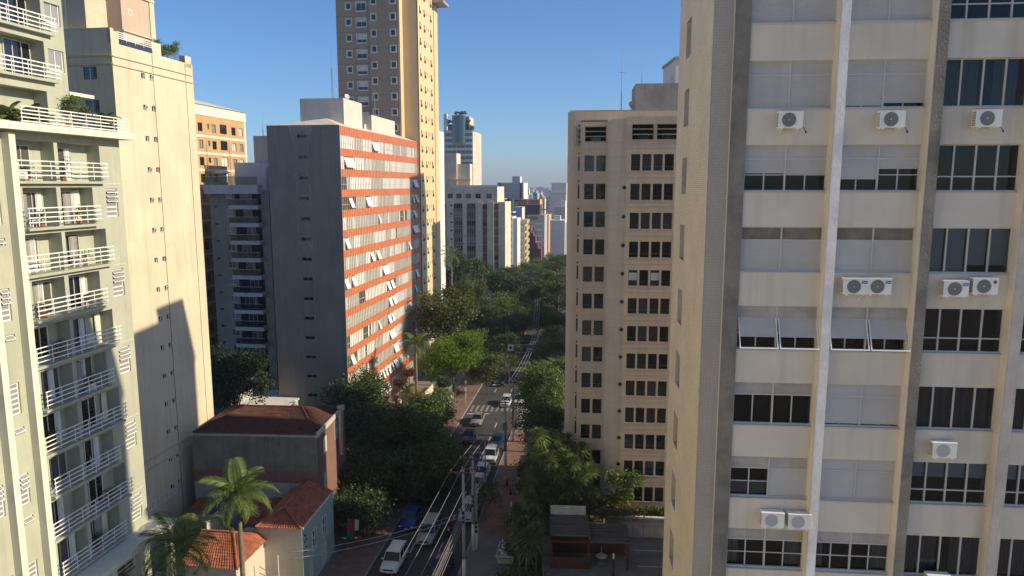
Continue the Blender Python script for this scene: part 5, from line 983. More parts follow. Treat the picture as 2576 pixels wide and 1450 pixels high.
for i, (x, y, z, rr) in enumerate(((1.3, 57.5, 5.5, 2.3), (1.2, 64.5, 5.2, 1.9), (1.6, 70.0, 5.6, 2.2), (2.2, 76.0, 6.2, 2.2), (.6, 61.0, 4.6, 1.5), (3.0, 81, 6.5, 2.0))):
    o = thing('shrub', 'dark rounded shrub in the planting beside the right pavement', 'shrub', (x, y, G), 0, 'shrubs along the right pavement'); L = lobeset(rr, rr * .8, z - G - .5, 6, 60 + i); ob('crown', leaves('crown', crown_pts(L, 4500, .3, seed=60 + i), .26, 'leaf_dark', seed=60 + i), o); ob('stem', trunk_mesh(z - G - .6, .08, [], seed=i), o)
# plumeria with glossy clumps and the hedge
p = atY(1573, 1215, 67.2); o = thing('plumeria_tree', 'small round tree with glossy leaf clumps on a thin trunk by the hedge', 'tree', (p.x, 67.2, 6.0)); L = [(-1.0, 0, p.z - 6 + .4, .85), (.1, 0, p.z - 6 + .1, .9), (.9, .1, p.z - 6 + .3, .8), (.3, 0, p.z - 6 - 1.2, .45)]; ob('trunk', trunk_mesh(p.z - 6.8, .07, L, seed=3), o); ob('crown', leaves('crown', crown_pts(L, 2200, .28, 14, seed=70), .34, 'leaf_mid', seed=70, long=2.6), o)
hp = np.stack([rng.uniform(.1, 12.8, 9000), rng.uniform(.15, 1.15, 9000), rng.uniform(7.6, 8.35, 9000) + rng.normal(0, .12, 9000)], 1); hg = ob('hedge', leaves('hedge', hp, .2, 'leaf_willow', seed=71), None, (9.3, 66.35, 0), -R(AZR)); tag(hg, 'clipped light green hedge on top of the gated wall', 'hedge', None, 'stuff')
pp = np.stack([rng.normal(1.2, 1.3, 2600), rng.normal(.2, .35, 2600), rng.normal(8.1, .35, 2600)], 1); hg = ob('flowering_bush', leaves('flowering_bush', pp, .18, 'leaf_straw', seed=72), None, (9.2, 66.1, 0)); tag(hg, 'straggly straw coloured bush spilling over the hedge end', 'bush')
# palms: every frond a part
def frond_mesh(L, w_, droop, m, seed, n=44, rigid=.0):
    g = random.Random(seed); b = MB(); P = []; z = 0.; x = 0.; a = R(8)
    for i in range(15): P.append(Vector((x, 0, z))); a -= droop / 15 * (1 + i * .11); x += L / 14 * math.cos(a); z += L / 14 * math.sin(a)
    b.limb(P, [.035 * (1 - i / 17) + .006 for i in range(15)], 4, 1)
    for i in range(n):
        t = .1 + .9 * i / n; k = min(13, int(t * 14)); f = t * 14 - k; p = P[k].lerp(P[k + 1], f) if k < 14 else P[14]; d = (P[min(k + 1, 14)] - P[max(k - 1, 0)]).normalized()
        l = w_ * (math.sin(math.pi * min(1, .12 + t * .88)) ** .6 + .12)
        for s in (-1, 1):
            dirn = (Vector((0, s, 0)) * (1 - rigid * .3) + d * (.55 + .4 * t) + Vector((0, 0, .25 - .5 * t + g.uniform(-.16, .12)))).normalized(); e = p + dirn * l; mid = p + dirn * l * .5 + Vector((0, 0, .04)); wv = d * (.034 + .01 * g.random())
            e.z -= l * (.18 + .25 * g.random()); b.quad(tuple(p - wv * .4), tuple(mid - wv), tuple(e), tuple(mid + wv), 0)
    return b.mesh('frond', m, 'crownshaft')
FR = {}
def palm(label, loc, h, L, nf=15, m='leaf_palm', seed=0, shaft=True, name='palm_tree', r=.2, w_=.75, group=None, bend=(0, 0)):
    o = thing(name, label, 'palm', loc, 0, group); g = random.Random(seed); b = MB(); b.limb([(0, 0, -.3), (0, 0, .2), (bend[0] * .3, bend[1] * .3, h * .5), (bend[0], bend[1], h)], [r * 1.4, r * 1.15, r, r * .8], 10); ob('trunk', b.mesh('trunk', 'palm_bark', smooth=True), o)
    if shaft: b = MB(); b.limb([(bend[0], bend[1], h - .1), (bend[0], bend[1], h + .5), (bend[0], bend[1], h + 1.3)], [r * .95, r * 1.0, r * .45], 10); ob('crownshaft', b.mesh('crownshaft', 'crownshaft', smooth=True), o)
    top = h + (1.1 if shaft else 0)
    for k in range(3):
        if (m, L, k) not in FR: FR[(m, L, k)] = frond_mesh(L, w_, (.75, 1.15, 1.7)[k], m, seed + k)
    for i in range(nf):
        f = i / nf; el = R(72 - 95 * f + g.uniform(-8, 8)); az = i * 2.4 + g.uniform(-.2, .2); e = ob('frond', FR[(m, L, 0 if f < .35 else 1 if f < .75 else 2)], o, (bend[0], bend[1], top), rot=Euler((g.uniform(-.3, .3), -el, az), 'XYZ'), sc_=g.uniform(.85, 1.1))
    return o
p = atY(600, 1262, 52.0); palm('tall palm with a mossy trunk in front of the corner house', (p.x, 52.0, G), p.z - G - .6, 3.1, 22, 'leaf_palm', 3, r=.2, w_=1.0, bend=(.0, 0))
p = atY(452, 1415, 47.5); palm('spreading palm beside the columns of the green block', (p.x, 47.5, G), p.z - G, 3.3, 18, 'leaf_palm', 4, r=.2, w_=.95)
p = atY(330, 1560, 45.0); palm('low palm beneath the green block canopy', (p.x, 45.0, G), p.z - G, 2.6, 12, 'leaf_palm', 5, r=.16)
p = atY(1046, 885, 108); palm('palm with upright fronds at the foot of the striped office', (p.x, 108, G + 2.5), p.z - G - 2.5, 3.0, 13, 'leaf_palm', 6)
p = atY(1022, 985, 106); palm('short palm below the upright palm by the office steps', (p.x, 106, G + 2.5), p.z - G - 2.5, 2.0, 11, 'leaf_palmdark', 7, False)
p = atY(1136, 655, 176); palm('tall shaded palm against the grey ribbed block', (p.x, 176, G), p.z - G, 4.6, 15, 'leaf_palmdark', 8)
p = atY(1405, 925, 97); palm('palm top leaning out from behind the tan tower garden', (p.x, 97, G), p.z - G, 2.6, 13, 'leaf_palm', 9, False)
p = atY(1548, 1262, 67.6); palm('small fan of palm fronds beneath the plumeria', (p.x, 67.6, 6.0), p.z - 6.0, 1.9, 13, 'leaf_palm', 10, False, r=.1, w_=.5)
p = atY(1518, 1268, 68.4); palm('low dark palm next to the rounded bay', (p.x, 68.4, 6.0), p.z - 6.3, 1.7, 11, 'leaf_palmdark', 11, False, r=.1, w_=.5)
# dracaenas: rosettes of strap leaves on bare stems
def rosette(n, L, m, seed):
    g = random.Random(seed); b = MB()
    for i in range(n):
        az = i * 2.399; el = R(85 - 125 * (i / n) ** 1.1 + g.uniform(-8, 8)); d = Vector((math.cos(az) * math.cos(el), math.sin(az) * math.cos(el), math.sin(el))); s = Vector((-math.sin(az), math.cos(az), 0)); l = L * g.uniform(.8, 1.1)
        p1 = d * l * .5; p2 = d * l + Vector((0, 0, -l * .28 * (1 - i / n * .3))); w_ = .07
        b.quad((0, 0, 0), tuple(p1 - s * w_), tuple(p1 + Vector((0, 0, -.01))), tuple(p1 + s * w_)); b.quad(tuple(p1 - s * w_), tuple(p2), tuple(p1 + s * w_), tuple(p1 + Vector((0, 0, .01))))
    return b.mesh('leaf_head', m)
RO = [rosette(110, 1.3, 'leaf_palm', 1), rosette(95, 1.2, 'leaf_palm', 2), rosette(100, 1.25, 'leaf_palmdark', 3)]
DR = [(400, 310, 69), (530, 330, 70.5), (640, 340, 71.2), (405, 450, 68), (480, 490, 67.4), (680, 530, 68), (755, 410, 70.4), (820, 600, 68.5), (380, 620, 66.8), (700, 710, 66.8), (600, 750, 66.4), (800, 740, 67.2), (400, 780, 66.3), (560, 610, 66.9), (450, 700, 66.6), (330, 820, 65.5), (620, 480, 69), (500, 800, 66.2), (340, 400, 71), (560, 420, 69.8), (740, 640, 67.4)]
for i, (zx, zy, Y) in enumerate(DR):
    p = atY(1232.3 + .3072 * zx, 1004 + .3072 * zy, Y); z0 = 6.0; o = thing('dracaena', 'dracaena with a starburst head of strap leaves before the tan tower', 'dracaena', (p.x, Y, z0), 0, 'dracaenas massed before the tan tower'); h = max(.5, p.z - z0); b = MB(); b.limb([(0, 0, -.2), (random.uniform(-.2, .2), 0, h * .5), (0, 0, h)], [.09, .06, .045], 6); ob('stem', b.mesh('stem', 'palm_bark'), o); e = ob('leaf_head', RO[i % 3] if i not in (1, 2) else RO[2], o, (0, 0, h), i * 1.1, sc_=random.uniform(.95, 1.2))
    for q in range(1, int(h / 1.1)): ob('leaf_head', RO[2], o, (random.uniform(-.6, .6), random.uniform(-.3, .5), h - 1.1 * q), i + q, sc_=random.uniform(.75, 1.))
for i, (zx, zy, Y) in enumerate(((240, 1060, 60.5), (300, 1130, 58.8), (330, 950, 62.5), (250, 930, 63.0), (380, 1080, 60.0))):
    p = atY(1232.3 + .3072 * zx, 1004 + .3072 * zy, Y); o = thing('dracaena', 'shaded bushy dracaena beside the timber pavilion', 'dracaena', (p.x, Y, G), 0, 'dracaenas beside the pavilion'); h = max(.5, p.z - G); b = MB(); b.limb([(0, 0, -.1), (0, 0, h)], [.08, .05], 6); ob('stem', b.mesh('stem', 'palm_bark'), o)
    for q in range(3): ob('leaf_head', RO[2], o, (random.uniform(-.5, .5), random.uniform(-.4, .4), h - .5 * q), q, sc_=1.15)
# roof plants
def potplant(label, p, r_, h, m='leaf_mid', seed=0, name='potted_plant', n=500, size=.12, group=None):
    o = thing(name, label, 'plant', p, 0, group); b = MB(); b.cyl(0, 0, 0, .35, .16, .22, 10); ob('pot', b.mesh('pot', 'tile_red'), o); L = [(0, 0, h * .6, r_ * .8), (r_ * .4, .1, h * .8, r_ * .5), (-r_ * .4, 0, h * .5, r_ * .5)]; ob('foliage', leaves('foliage', crown_pts(L, n, .15, 12, seed=seed), size, m, seed=seed), o); ob('stem', trunk_mesh(h * .7, .03, [], seed=seed), o)
potplant('tall leafy terrace plant by the post of the green block', l1_at(-3.2, .2, 43.55), .75, 2.3, 'leaf_mid', 1, n=1500); potplant('bushy terrace plant next to the tall one on the green block', l1_at(-2.0, .2, 43.55), .5, 1.7, 'leaf_olive', 2, n=900)
p = l1_at(.2, .1, 43.55); palm('small potted palm at the terrace corner of the green block', p, .7, 1.1, 12, 'leaf_palm', 12, False, 'potted_palm', .06, .3)
for i, u in enumerate((-7.2, -6.4, -5.6, -4.9)): p = l1_at(u, -.3, 43.55); palm('yellowish potted palm in the terrace opening of the green block', p, .5, 1.0, 10, 'leaf_palm', 20 + i, False, 'potted_palm', .05, .28, 'potted palms on the green terrace')
def l2_at(u, n, z): c, s = math.cos(R(AZL)), math.sin(R(AZL)); return (-33.3 + n * c + u * s, 67.5 - n * s + u * c, z)
for i, (u, h) in enumerate(((2.2, 2.0), (3.3, 1.6), (4.2, 1.7), (5.2, 2.4))): potplant('terrace shrub on the beige tower roof, one of the row behind dark rails', l2_at(u, -.8, 51.8), .55, h, 'leaf_mid', 30 + i, n=900, group='shrubs on the beige tower terrace')
potplant('small plant on the balcony rail of the beige tower top', l2_at(.35, -.5, 51.9), .25, 1.3, 'leaf_mid', 36, n=300)
potplant('wispy plant behind the top balcony rail of the green block', l1_at(-3.4, -.4, 40.25), .5, 1.7, 'leaf_olive', 37, n=350, size=.1); potplant('leafy plant on the second green balcony', l1_at(-5.4, -.5, 37.4), .4, 1.2, 'leaf_mid', 38, n=300)
for i in range(7):
    u = 2 + i * (gtw - 3) / 6; c, s = math.cos(R(AZL)), math.sin(R(AZL)); zz = gtz + (7.5 if 1 < i < 5 else 3.4 if i < 6 else .0); potplant('roof garden shrub on the blue glass tower', (gtr.location.x + u * c + 3 * s, 357 - u * s + 3 * c, zz), 1.3, 2.4, ('leaf_olive', 'leaf_gold', 'leaf_mid')[i % 3], 80 + i, n=600, size=.35, group='roof garden shrubs of the glass tower')
# ground planting by the office steps
for i, (x, y, Y, rr, m) in enumerate(((1085, 1010, 101, 1.6, 'leaf_olive'), (1110, 990, 104, 1.4, 'leaf_mid'), (1060, 1000, 100, 1.5, 'leaf_mid'), (1005, 958, 104, .55, 'leaf_red'), (1030, 933, 110, .5, 'leaf_red'), (1100, 1020, 99, 1.5, 'leaf_olive'), (1115, 960, 108, 1.0, 'leaf_pine'))):
    p = atY(x, y, Y); o = thing('shrub', ('leafy shrub among the steps below the striped office', 'red leaved shrub at the foot of the striped office')[m == 'leaf_red'], 'shrub', (p.x, Y, G), 0, ('shrubs by the office steps', 'red shrubs by the office')[m == 'leaf_red']); h = p.z - G; L = lobeset(rr, rr * .8, h - .3, 6, 90 + i); ob('crown', leaves('crown', crown_pts(L, 2200, .28, seed=90 + i), .24, m, seed=90 + i), o); ob('stem', trunk_mesh(max(.4, h - .5), .07, [], seed=i), o)

random.seed(77)
for i, (k, u) in enumerate(((0, -6.2), (1, -2.4), (2, -2.0), (3, -6.0), (4, -5.2), (5, -2.6), (6, -6.4), (8, -1.6), (9, -3.0))):
    potplant('small potted plant standing on a shadowed balcony of the green block', l1_at(u, -.3 - .3 * random.random(), tops[k] - 2.44), .3, .9 + .5 * random.random(), random.choice(['leaf_mid', 'leaf_olive', 'leaf_bright']), 200 + i, n=260, size=.11, group='potted plants on the green block balconies')
for i, (k, u, m) in enumerate(((1, -6.0, 'white_paint'), (2, -2.8, 'white_paint'), (3, -2.4, 'wood_red'), (4, -2.2, 'white_paint'), (5, -6.2, 'steel'), (7, -2.8, 'white_paint'))):
    p = l1_at(u, -.45, tops[k] - 2.44); o = thing('balcony_chair', 'simple chair on a balcony of the green block', 'chair', p, 30 + 40 * i, 'chairs on the green block balconies'); ob('seat', boxmesh('cseat', .45, .45, .04, m), o, (-.22, -.22, .43)); ob('backrest', boxmesh('cback', .45, .04, .45, m), o, (-.22, .2, .5))
    for x in (-.2, .16):
        for y in (-.2, .16): ob('leg', boxmesh('cleg', .04, .04, .43, m), o, (x, y, 0))
# ================================================================== VEHICLES
def car(label, x, y, paint, kind='hatch', rough=.3, f=None, lat=None, lights=True):
    p = gz(x, y, G); X = p.x if lat is None else xl(p.y) + lat; mname = 'paint_%s' % (paint,)
    pm = mat(mname.replace(' ', ''), paint, rough, .03, 2, spec=.6); pmn = mname.replace(' ', '')
    L, W, H = {'hatch': (3.95, 1.72, 1.50), 'sedan': (4.45, 1.76, 1.46), 'suv': (4.3, 1.82, 1.68), 'jeep': (4.23, 1.81, 1.70), 'pickup': (4.9, 1.85, 1.75)}[kind]
    o = thing({'hatch': 'hatchback_car', 'sedan': 'sedan_car', 'suv': 'sport_utility_car', 'jeep': 'sport_utility_car', 'pickup': 'sport_utility_car'}[kind], label, 'car', (X, p.y, G), 7.3)
    box_ = kind in ('jeep', 'pickup'); suv = kind in ('suv', 'jeep', 'pickup'); bt = .98 if suv else .90; hood = .80 if not suv else .95; zl = .28 if suv else .20
    ST = [(0, .80, zl + .18, hood - .26), (.025, .92, zl + .06, hood - .10), (.10, .98, zl, hood - .03 if box_ else hood - .06), (.25, 1, zl, hood + .03), (.29, 1, zl, bt), (.5, 1, zl, bt), (.78, 1, zl, bt + .02), (.93, .98, zl + .03, bt + .02), (.985, .92, zl + .08, bt - .06), (1, .84, zl + .2, bt - .22)]
    b = MB(); n = 11; rings = []
    for fr, hw, z0, z1 in ST:
        h = hw * W / 2; y_ = (fr - .5) * L; zm = z0 + (z1 - z0) * .55
        half = [(0, z0), (h * .8, z0), (h * .97, z0 + .1), (h, zm), (h * .97, z1 - .09), (h * .86, z1), (0, z1 + .02)]
        rings.append([(q, y_, z) for q, z in half] + [(-q, y_, z) for q, z in half[-2:0:-1]])
    n = len(rings[0]); b.v = [q for r_ in rings for q in r_]
    for i in range(len(rings) - 1):
        for j in range(n): k = (j + 1) % n; b.f.append((i * n + j, (i + 1) * n + j, (i + 1) * n + k, i * n + k)); b.m.append(0)
    b.f.append(tuple(range(n))); b.m.append(0); e = (len(rings) - 1) * n; b.f.append(tuple(range(e + n - 1, e - 1, -1))); b.m.append(0)
    ob('body', b.mesh('body', pmn, smooth=True), o)
    ya, yb = -.5 * L + .29 * L, -.5 * L + (.41 if box_ else .45) * L; yc, yd = (-.5 + {'hatch': .84, 'sedan': .72, 'suv': .9, 'jeep': .95, 'pickup': .93}[kind]) * L, (-.5 + {'hatch': .97, 'sedan': .88, 'suv': .985, 'jeep': .985, 'pickup': .985}[kind]) * L
    wb, wt = W / 2 * .93, W / 2 * (.80 if box_ else .72); zb_, zt = bt - .03, H
    base = [(-wb, ya, zb_), (wb, ya, zb_), (wb, yd, zb_), (-wb, yd, zb_)]; top = [(-wt, yb, zt - .03), (wt, yb, zt - .03), (wt, yc, zt - .02), (-wt, yc, zt - .02)]; mid = [(-wt * .93, yb + .12, zt), (wt * .93, yb + .12, zt), (wt * .93, yc - .1, zt), (-wt * .93, yc - .1, zt)]
    b = MB()
    for A, B in ((base, top), (top, mid)):
        for j in range(4): k = (j + 1) % 4; b.quad(A[j], A[k], B[k], B[j])
    b.quad(*mid); ob('cabin', b.mesh('cabin', pmn), o)
    def glass(name, a, b2, c, d, m=.07, off=.012):
        a, b2, c, d = map(Vector, (a, b2, c, d)); ce = (a + b2 + c + d) / 4; nn = (b2 - a).cross(d - a).normalized()
        if nn.dot(ce - Vector((0, 0, .8))) < 0: nn = -nn
        q = MB(); P = [tuple(v + (ce - v) * m + nn * off) for v in (a, b2, c, d)]; q.quad(*P); ob(name, q.mesh(name, 'car_glass'), o)
    glass('windscreen', base[0], base[1], top[1], top[0], .07); glass('rear_window', base[3], base[2], top[2], top[3], .12)
    for s, i0, i1 in ((1, 1, 2), (-1, 0, 3)):
        B0, B1, T0, T1 = Vector(base[i0]), Vector(base[i1]), Vector(top[i0]), Vector(top[i1])
        m0, m1 = B0.lerp(B1, .5), T0.lerp(T1, .42); glass('side_window', B0.lerp(B1, .04), m0, m1, T0, .08); glass('side_window', m0, B1, T1, m1, .1)
    tk, rk = ('tyre',), ('rim',)
    if tk not in CACHE:
        q = MB(); q.limb([(-.1, 0, 0), (.1, 0, 0)], .325, 18); CACHE[tk] = q.mesh('tyre', 'tyre'); q = MB(); q.limb([(-.105, 0, 0), (.105, 0, 0)], .2, 12); CACHE[rk] = q.mesh('rim', 'rim')
    for yy in (-.5 * L + .18 * L, -.5 * L + .80 * L):
        for s in (-1, 1): t = ob('wheel', CACHE[tk], o, (s * (W / 2 - .085), yy, .325)); ob('rim', CACHE[rk], t, (s * .006, 0, 0))
    fz = hood - .2
    for s in (-1, 1):
        q = MB()
        if box_: q.limb([(0, 0, 0), (0, -.03, 0)], .09, 12)
        else: q.box(-.17, .17, -.03, .1, -.06, .06)
        ob('headlight', q.mesh('headlight', 'lamp_clear'), o, (s * W * .36, -.5 * L + .02 + (.05 if not box_ else .0), fz)); q = MB(); q.box(-.12, .12, -.05, .03, -.1, .1); ob('tail_light', q.mesh('tail_light', 'lamp_red'), o, (s * W * .38, .5 * L - .03, bt - .15)); q = MB(); q.box(-.1, .1, -.05, .06, -.06, .07); ob('mirror', q.mesh('mirror', pmn), o, (s * (W / 2 + .07), ya + .28, bt + .06))
    q = MB(); q.box(-W * .27, W * .27, -.02, .06, -.07, .07); ob('grille', q.mesh('grille', 'black_plastic'), o, (0, -.5 * L + .015, fz - .02)); q = MB(); q.box(-.2, .2, -.01, .02, -.065, .065); ob('number_plate', q.mesh('number_plate', 'plate'), o, (0, -.5 * L - .012, zl + .24)); q = MB(); q.box(-W * .42, W * .42, -.03, .1, -.09, .09); ob('bumper', q.mesh('bumper', 'black_plastic' if suv else pmn), o, (0, -.5 * L + .03, zl + .12))
    if suv:
        for s in (-1, 1): q = MB(); q.limb([(s * wt * .9, yb + .3, zt + .04), (s * wt * .9, yc - .2, zt + .04)], .022, 5); ob('roof_rail', q.mesh('roof_rail', 'black_plastic'), o)
    return o
car('white boxy off-roader with round headlights driving on the near lane', 976, 1424, (.62, .62, .60), 'jeep', lat=2.1)
car('blue hatchback waiting by the left kerb under the trees', 1046, 1318, (.02, .035, .20), 'hatch', lat=1.35)
car('silver grey tall wagon in the middle lane beside the motorcycle', 1090, 1352, (.34, .32, .28), 'pickup', lat=4.1)
car('pale silver wagon with reflections parked beside the twin poles', 1181, 1300, (.55, .55, .55), 'suv', lat=7.4)
car('white hatchback behind the pole wires on the right lane', 1219, 1200, (.66, .66, .66), 'hatch', lat=7.0)
car('white car parked ahead of the dark blue car', 1237, 1158, (.60, .60, .60), 'suv', lat=7.2)
car('dark blue hatchback next to the transformer pole', 1258, 1122, (.012, .025, .085), 'hatch', lat=7.3)
car('black saloon with bright headlights below the junction', 1181, 1108, (.012, .012, .014), 'sedan', lat=2.9)
car('grey beige saloon in the sunlit junction', 1205, 1064, (.22, .20, .17), 'sedan', lat=2.8)
car('white car with black stripes on the pedestrian crossing', 1262, 1018, (.60, .60, .60), 'hatch', lat=6.0)
car('light silver car beside the pole at the crossing', 1298, 1014, (.50, .50, .50), 'hatch', lat=8.0)
car('black car in the shade past the crossing', 1259, 966, (.012, .012, .014), 'suv', lat=3.2)
car('grey wagon far up the shaded street', 1318, 918, (.20, .20, .21), 'suv', lat=6.4)
car('pale car furthest up the shaded street', 1336, 884, (.45, .45, .46), 'hatch', lat=6.2)
car('dark car under the cable bundle at the picture edge of the right lane', 1128, 1440, (.014, .016, .022), 'sedan', lat=6.9)
car('dark car half hidden by the crossarms', 1183, 1196, (.012, .016, .03), 'sedan', lat=4.2)
# motorcycle and rider
mp = gz(1131, 1345, G); mc = thing('motorcycle', 'dark motorcycle between the silver wagon and the pole', 'motorcycle', (mp.x, mp.y, G), 7.3)
q = MB(); q.limb([(-.06, 0, 0), (.06, 0, 0)], .3, 16); wm_ = q.mesh('wheel', 'tyre'); ob('wheel', wm_, mc, (0, -.68, .3)); ob('wheel', wm_, mc, (0, .66, .3))
q = MB(); q.limb([(0, -.68, .3), (0, -.45, .95)], .04, 6); q.limb([(0, -.45, .8), (0, .3, .55), (0, .66, .3)], .05, 6); q.limb([(-.36, -.38, 1.02), (-.12, -.47, .98), (.12, -.47, .98), (.36, -.38, 1.02)], .02, 6); ob('frame', q.mesh('frame', 'steel'), mc)
q = MB(); q.limb([(0, -.42, .82), (0, -.2, .88), (0, .06, .8)], [.08, .17, .1], 10); ob('tank', q.mesh('tank', 'lamp_red', smooth=True), mc); q = MB(); q.box(-.13, .13, 0, .6, .76, .84); ob('seat', q.mesh('seat', 'black_plastic'), mc); q = MB(); q.limb([(0, -.56, .86), (0, -.62, .86)], .1, 12); ob('headlight', q.mesh('headlight', 'lamp_clear'), mc); q = MB(); q.box(-.2, .2, .5, .9, .86, 1.24); ob('top_box', q.mesh('top_box', 'black_plastic'), mc)
def person(label, loc, az, joints, edges, m, head, helmet=None, name='person'):
    me = bpy.data.meshes.new('body'); me.from_pydata([j[0] for j in joints], edges, []); o = bpy.data.objects.new(name, me); COL.objects.link(o); o.location = loc; o.rotation_euler = (0, 0, -R(az)); k = o.modifiers.new('s', 'SKIN'); k.use_smooth_shade = True
    for v, j in zip(me.skin_vertices[0].data, joints): v.radius = (j[1], j[1])
    me.skin_vertices[0].data[0].use_root = True; me.materials.append(M[m]); k = o.modifiers.new('d', 'SUBSURF'); k.levels = 1; k.render_levels = 1
    tag(o, label, 'person'); q = MB(); q.limb([(0, 0, -.13), (0, 0, -.08), (0, 0, .02), (0, 0, .1), (0, 0, .14)], [.05, .1, .125, .1, .04], 12); ob('helmet' if helmet else 'head', q.mesh('head', helmet or 'skin', smooth=True), o, head)
    return o
J = [((0, .12, .92), .15), ((0, .05, 1.15), .15), ((0, -.02, 1.38), .16), ((0, -.04, 1.5), .07), ((.2, -.02, 1.40), .07), ((.32, -.2, 1.18), .055), ((.34, -.36, 1.06), .045), ((-.2, -.02, 1.40), .07), ((-.32, -.2, 1.18), .055), ((-.34, -.36, 1.06), .045), ((.14, .05, .86), .1), ((.24, -.28, .74), .08), ((.22, -.05, .38), .06), ((.22, -.2, .3), .05), ((-.14, .05, .86), .1), ((-.24, -.28, .74), .08), ((-.22, -.05, .38), .06), ((-.22, -.2, .3), .05)]
E_ = [(0, 1), (1, 2), (2, 3), (2, 4), (4, 5), (5, 6), (2, 7), (7, 8), (8, 9), (0, 10), (10, 11), (11, 12), (12, 13), (0, 14), (14, 15), (15, 16), (16, 17)]
person('rider in dark clothes and pale helmet sitting on the motorcycle', (mp.x, mp.y, G), 7.3, J, E_, 'cloth_dark', (0, -.06, 1.66), 'shirt')

# ================================================================== POLES, CABLES, STREET FURNITURE
POLES = {}
ZP = (1288 + FPX * -9.4 / (29 * math.cos(PITCH) + 36.5 * math.sin(PITCH)), 725 + FPX * math.tan(math.atan(36.5 / 29) - PITCH))
def pole(key, label, x, y, ytop=None, h=None, arms=((.25, 2.2),), lamp=0, box=0, white=2.2, thin=1.):
    p = gz(x, y, G); Y = p.y; zt = h + G if h else atY(x, ytop, Y).z; o = thing('utility_pole', label, 'utility pole', (p.x, Y, G), 7.3); H = zt - G; b = MB(); b.limb([(0, 0, -.2), (0, 0, white)], [.19 * thin, .18 * thin], 10, 1); b.limb([(0, 0, white), (0, 0, H)], [.178 * thin, .11 * thin], 10, 0); ob('shaft', b.mesh('shaft', 'pole', 'pole_white', smooth=True), o)
    for dz, w_ in arms:
        ob('crossarm', boxmesh('crossarm', w_, .1, .12, 'rust'), o, (-w_ / 2 - .2, -.17, H - dz))
        b = MB(); b.cyl(0, 0, 0, .2, .05, .03, 8); ins = CACHE.setdefault(('ins',), b.mesh('insulator', 'pole_white'))
        for i in range(3): ob('insulator', ins, o, (-w_ / 2 - .1 + (w_ - .2) * i / 2, -.12, H - dz + .12))
        b = MB(); b.limb([(-w_ * .35, -.1, H - dz), (0, -.1, H - dz - .6)], .02, 4); ob('brace', b.mesh('brace', 'rust'), o)
    if lamp: b = MB(); b.limb([(0, 0, H - 1.6), (-1.2, 0, H - .9), (-2.4, 0, H - .8)], .035, 6); ob('lamp_arm', b.mesh('lamp_arm', 'steel'), o); b = MB(); b.box(-2.95, -2.35, -.13, .13, H - .88, H - .76); ob('lamp_head', b.mesh('lamp_head', 'far_white'), o)
    if box: b = MB(); b.cyl(0, -.45, H - 3.6, H - 2.6, .34, .34, 14); b.cyl(0, -.45, H - 2.6, H - 2.5, .36, .3, 14); ob('transformer', b.mesh('transformer', 'steel'), o); ob('bracket', boxmesh('tbracket', .3, .3, .1, 'rust'), o, (-.15, -.3, H - 3.0))
    b = MB(); 
    for k in range(3): b.cyl(0, -.2, H - 4.2 - .45 * k, H - 3.95 - .45 * k, .12, .12, 8)
    ob('cable_boxes', b.mesh('cable_boxes', 'black_plastic'), o); POLES[key] = (p.x, Y, zt); return o
pole('Z', 'concrete pole holding the cables nearest the cream block', *ZP, h=11., arms=((.2, 2.2), (1.4, 1.6)))
pole('A', 'pale based pole with a wide crossarm over the near lane', 1168, 1462, 1182, arms=((.3, 2.0),)); pole('B', 'pole with two crossarms beside the silver wagon', 1191, 1388, 1150, arms=((.2, 2.2), (1.3, 1.9)), white=3.0); pole('B2', 'plain twin pole without crossarms next to the two-armed pole', 1199, 1386, 1216, arms=(), white=3.0)
pole('S', 'thin steel post standing among the parked white cars', 1221, 1240, 1098, arms=(), thin=.5); pole('C', 'dark pole carrying a transformer by the red pavement', 1272, 1180, 1010, arms=((.2, 1.5),), box=1, white=2.4); pole('D', 'pole with a lamp arm at the junction corner', 1291, 1112, 957, arms=((.3, 1.2),), lamp=1)
pole('E', 'distant pole up the shaded street', 1345, 912, 852, arms=((.2, 1.2),)); pole('F', 'last small pole far along the wooded street', 1352, 862, h=10., arms=((.2, 1.),))
q = gz(690, 1560, G); POLES['H'] = (-19.5, 58.2, 8.4)
def cable(label, a, b_, sag, r=.022, n=14, group='cables strung along the street'):
    a, b_ = Vector(a), Vector(b_); b = MB(); b.limb([a.lerp(b_, i / n) - Vector((0, 0, sag * 4 * (i / n) * (1 - i / n))) for i in range(n + 1)], r, 5); return tag(ob('overhead_cable', b.mesh('overhead_cable', 'cable', smooth=True)), label, 'cable', group)
def up(k, dx=0, dz=0): x, y, z = POLES[k]; return (x + dx, y - .12, z + dz)
for dx in (-1.2, -.25, .8): cable('pale power cable sloping down from the wide crossarm to the nearest pole', up('Z', dx, -.1), up('A', dx, -.1), .5, .017, group='power cables to the nearest pole')
for i, (dx, dz) in enumerate(((.0, -3.6), (.1, -3.9), (-.1, -4.1), (.15, -4.3), (-.15, -4.6), (.05, -4.9))): cable('thick telephone cable in the low bundle beside the poles', up('Z', dx, dz), up('B', dx, dz + .6), .55 + .06 * i, .02, group='low telephone cable bundle')
for dx in (-1.2, -.25, .8): cable('power cable between the crossarmed poles over parked cars', up('A', dx, -.1), up('B', dx, 0), .1, group='cables between the close poles')
for dx in (-1.1, -.2, .7): cable('power cable running from the two-armed pole to the transformer pole', up('B', dx, 0), up('C', dx * .6, 0), .35, .026, group='cables to the transformer pole')
for dz in (-3.8, -4.2, -4.5): cable('low cable from the two-armed pole to the transformer pole', up('B', 0, dz), up('C', 0, dz + .2), .4, .03, group='low cables to the transformer pole')
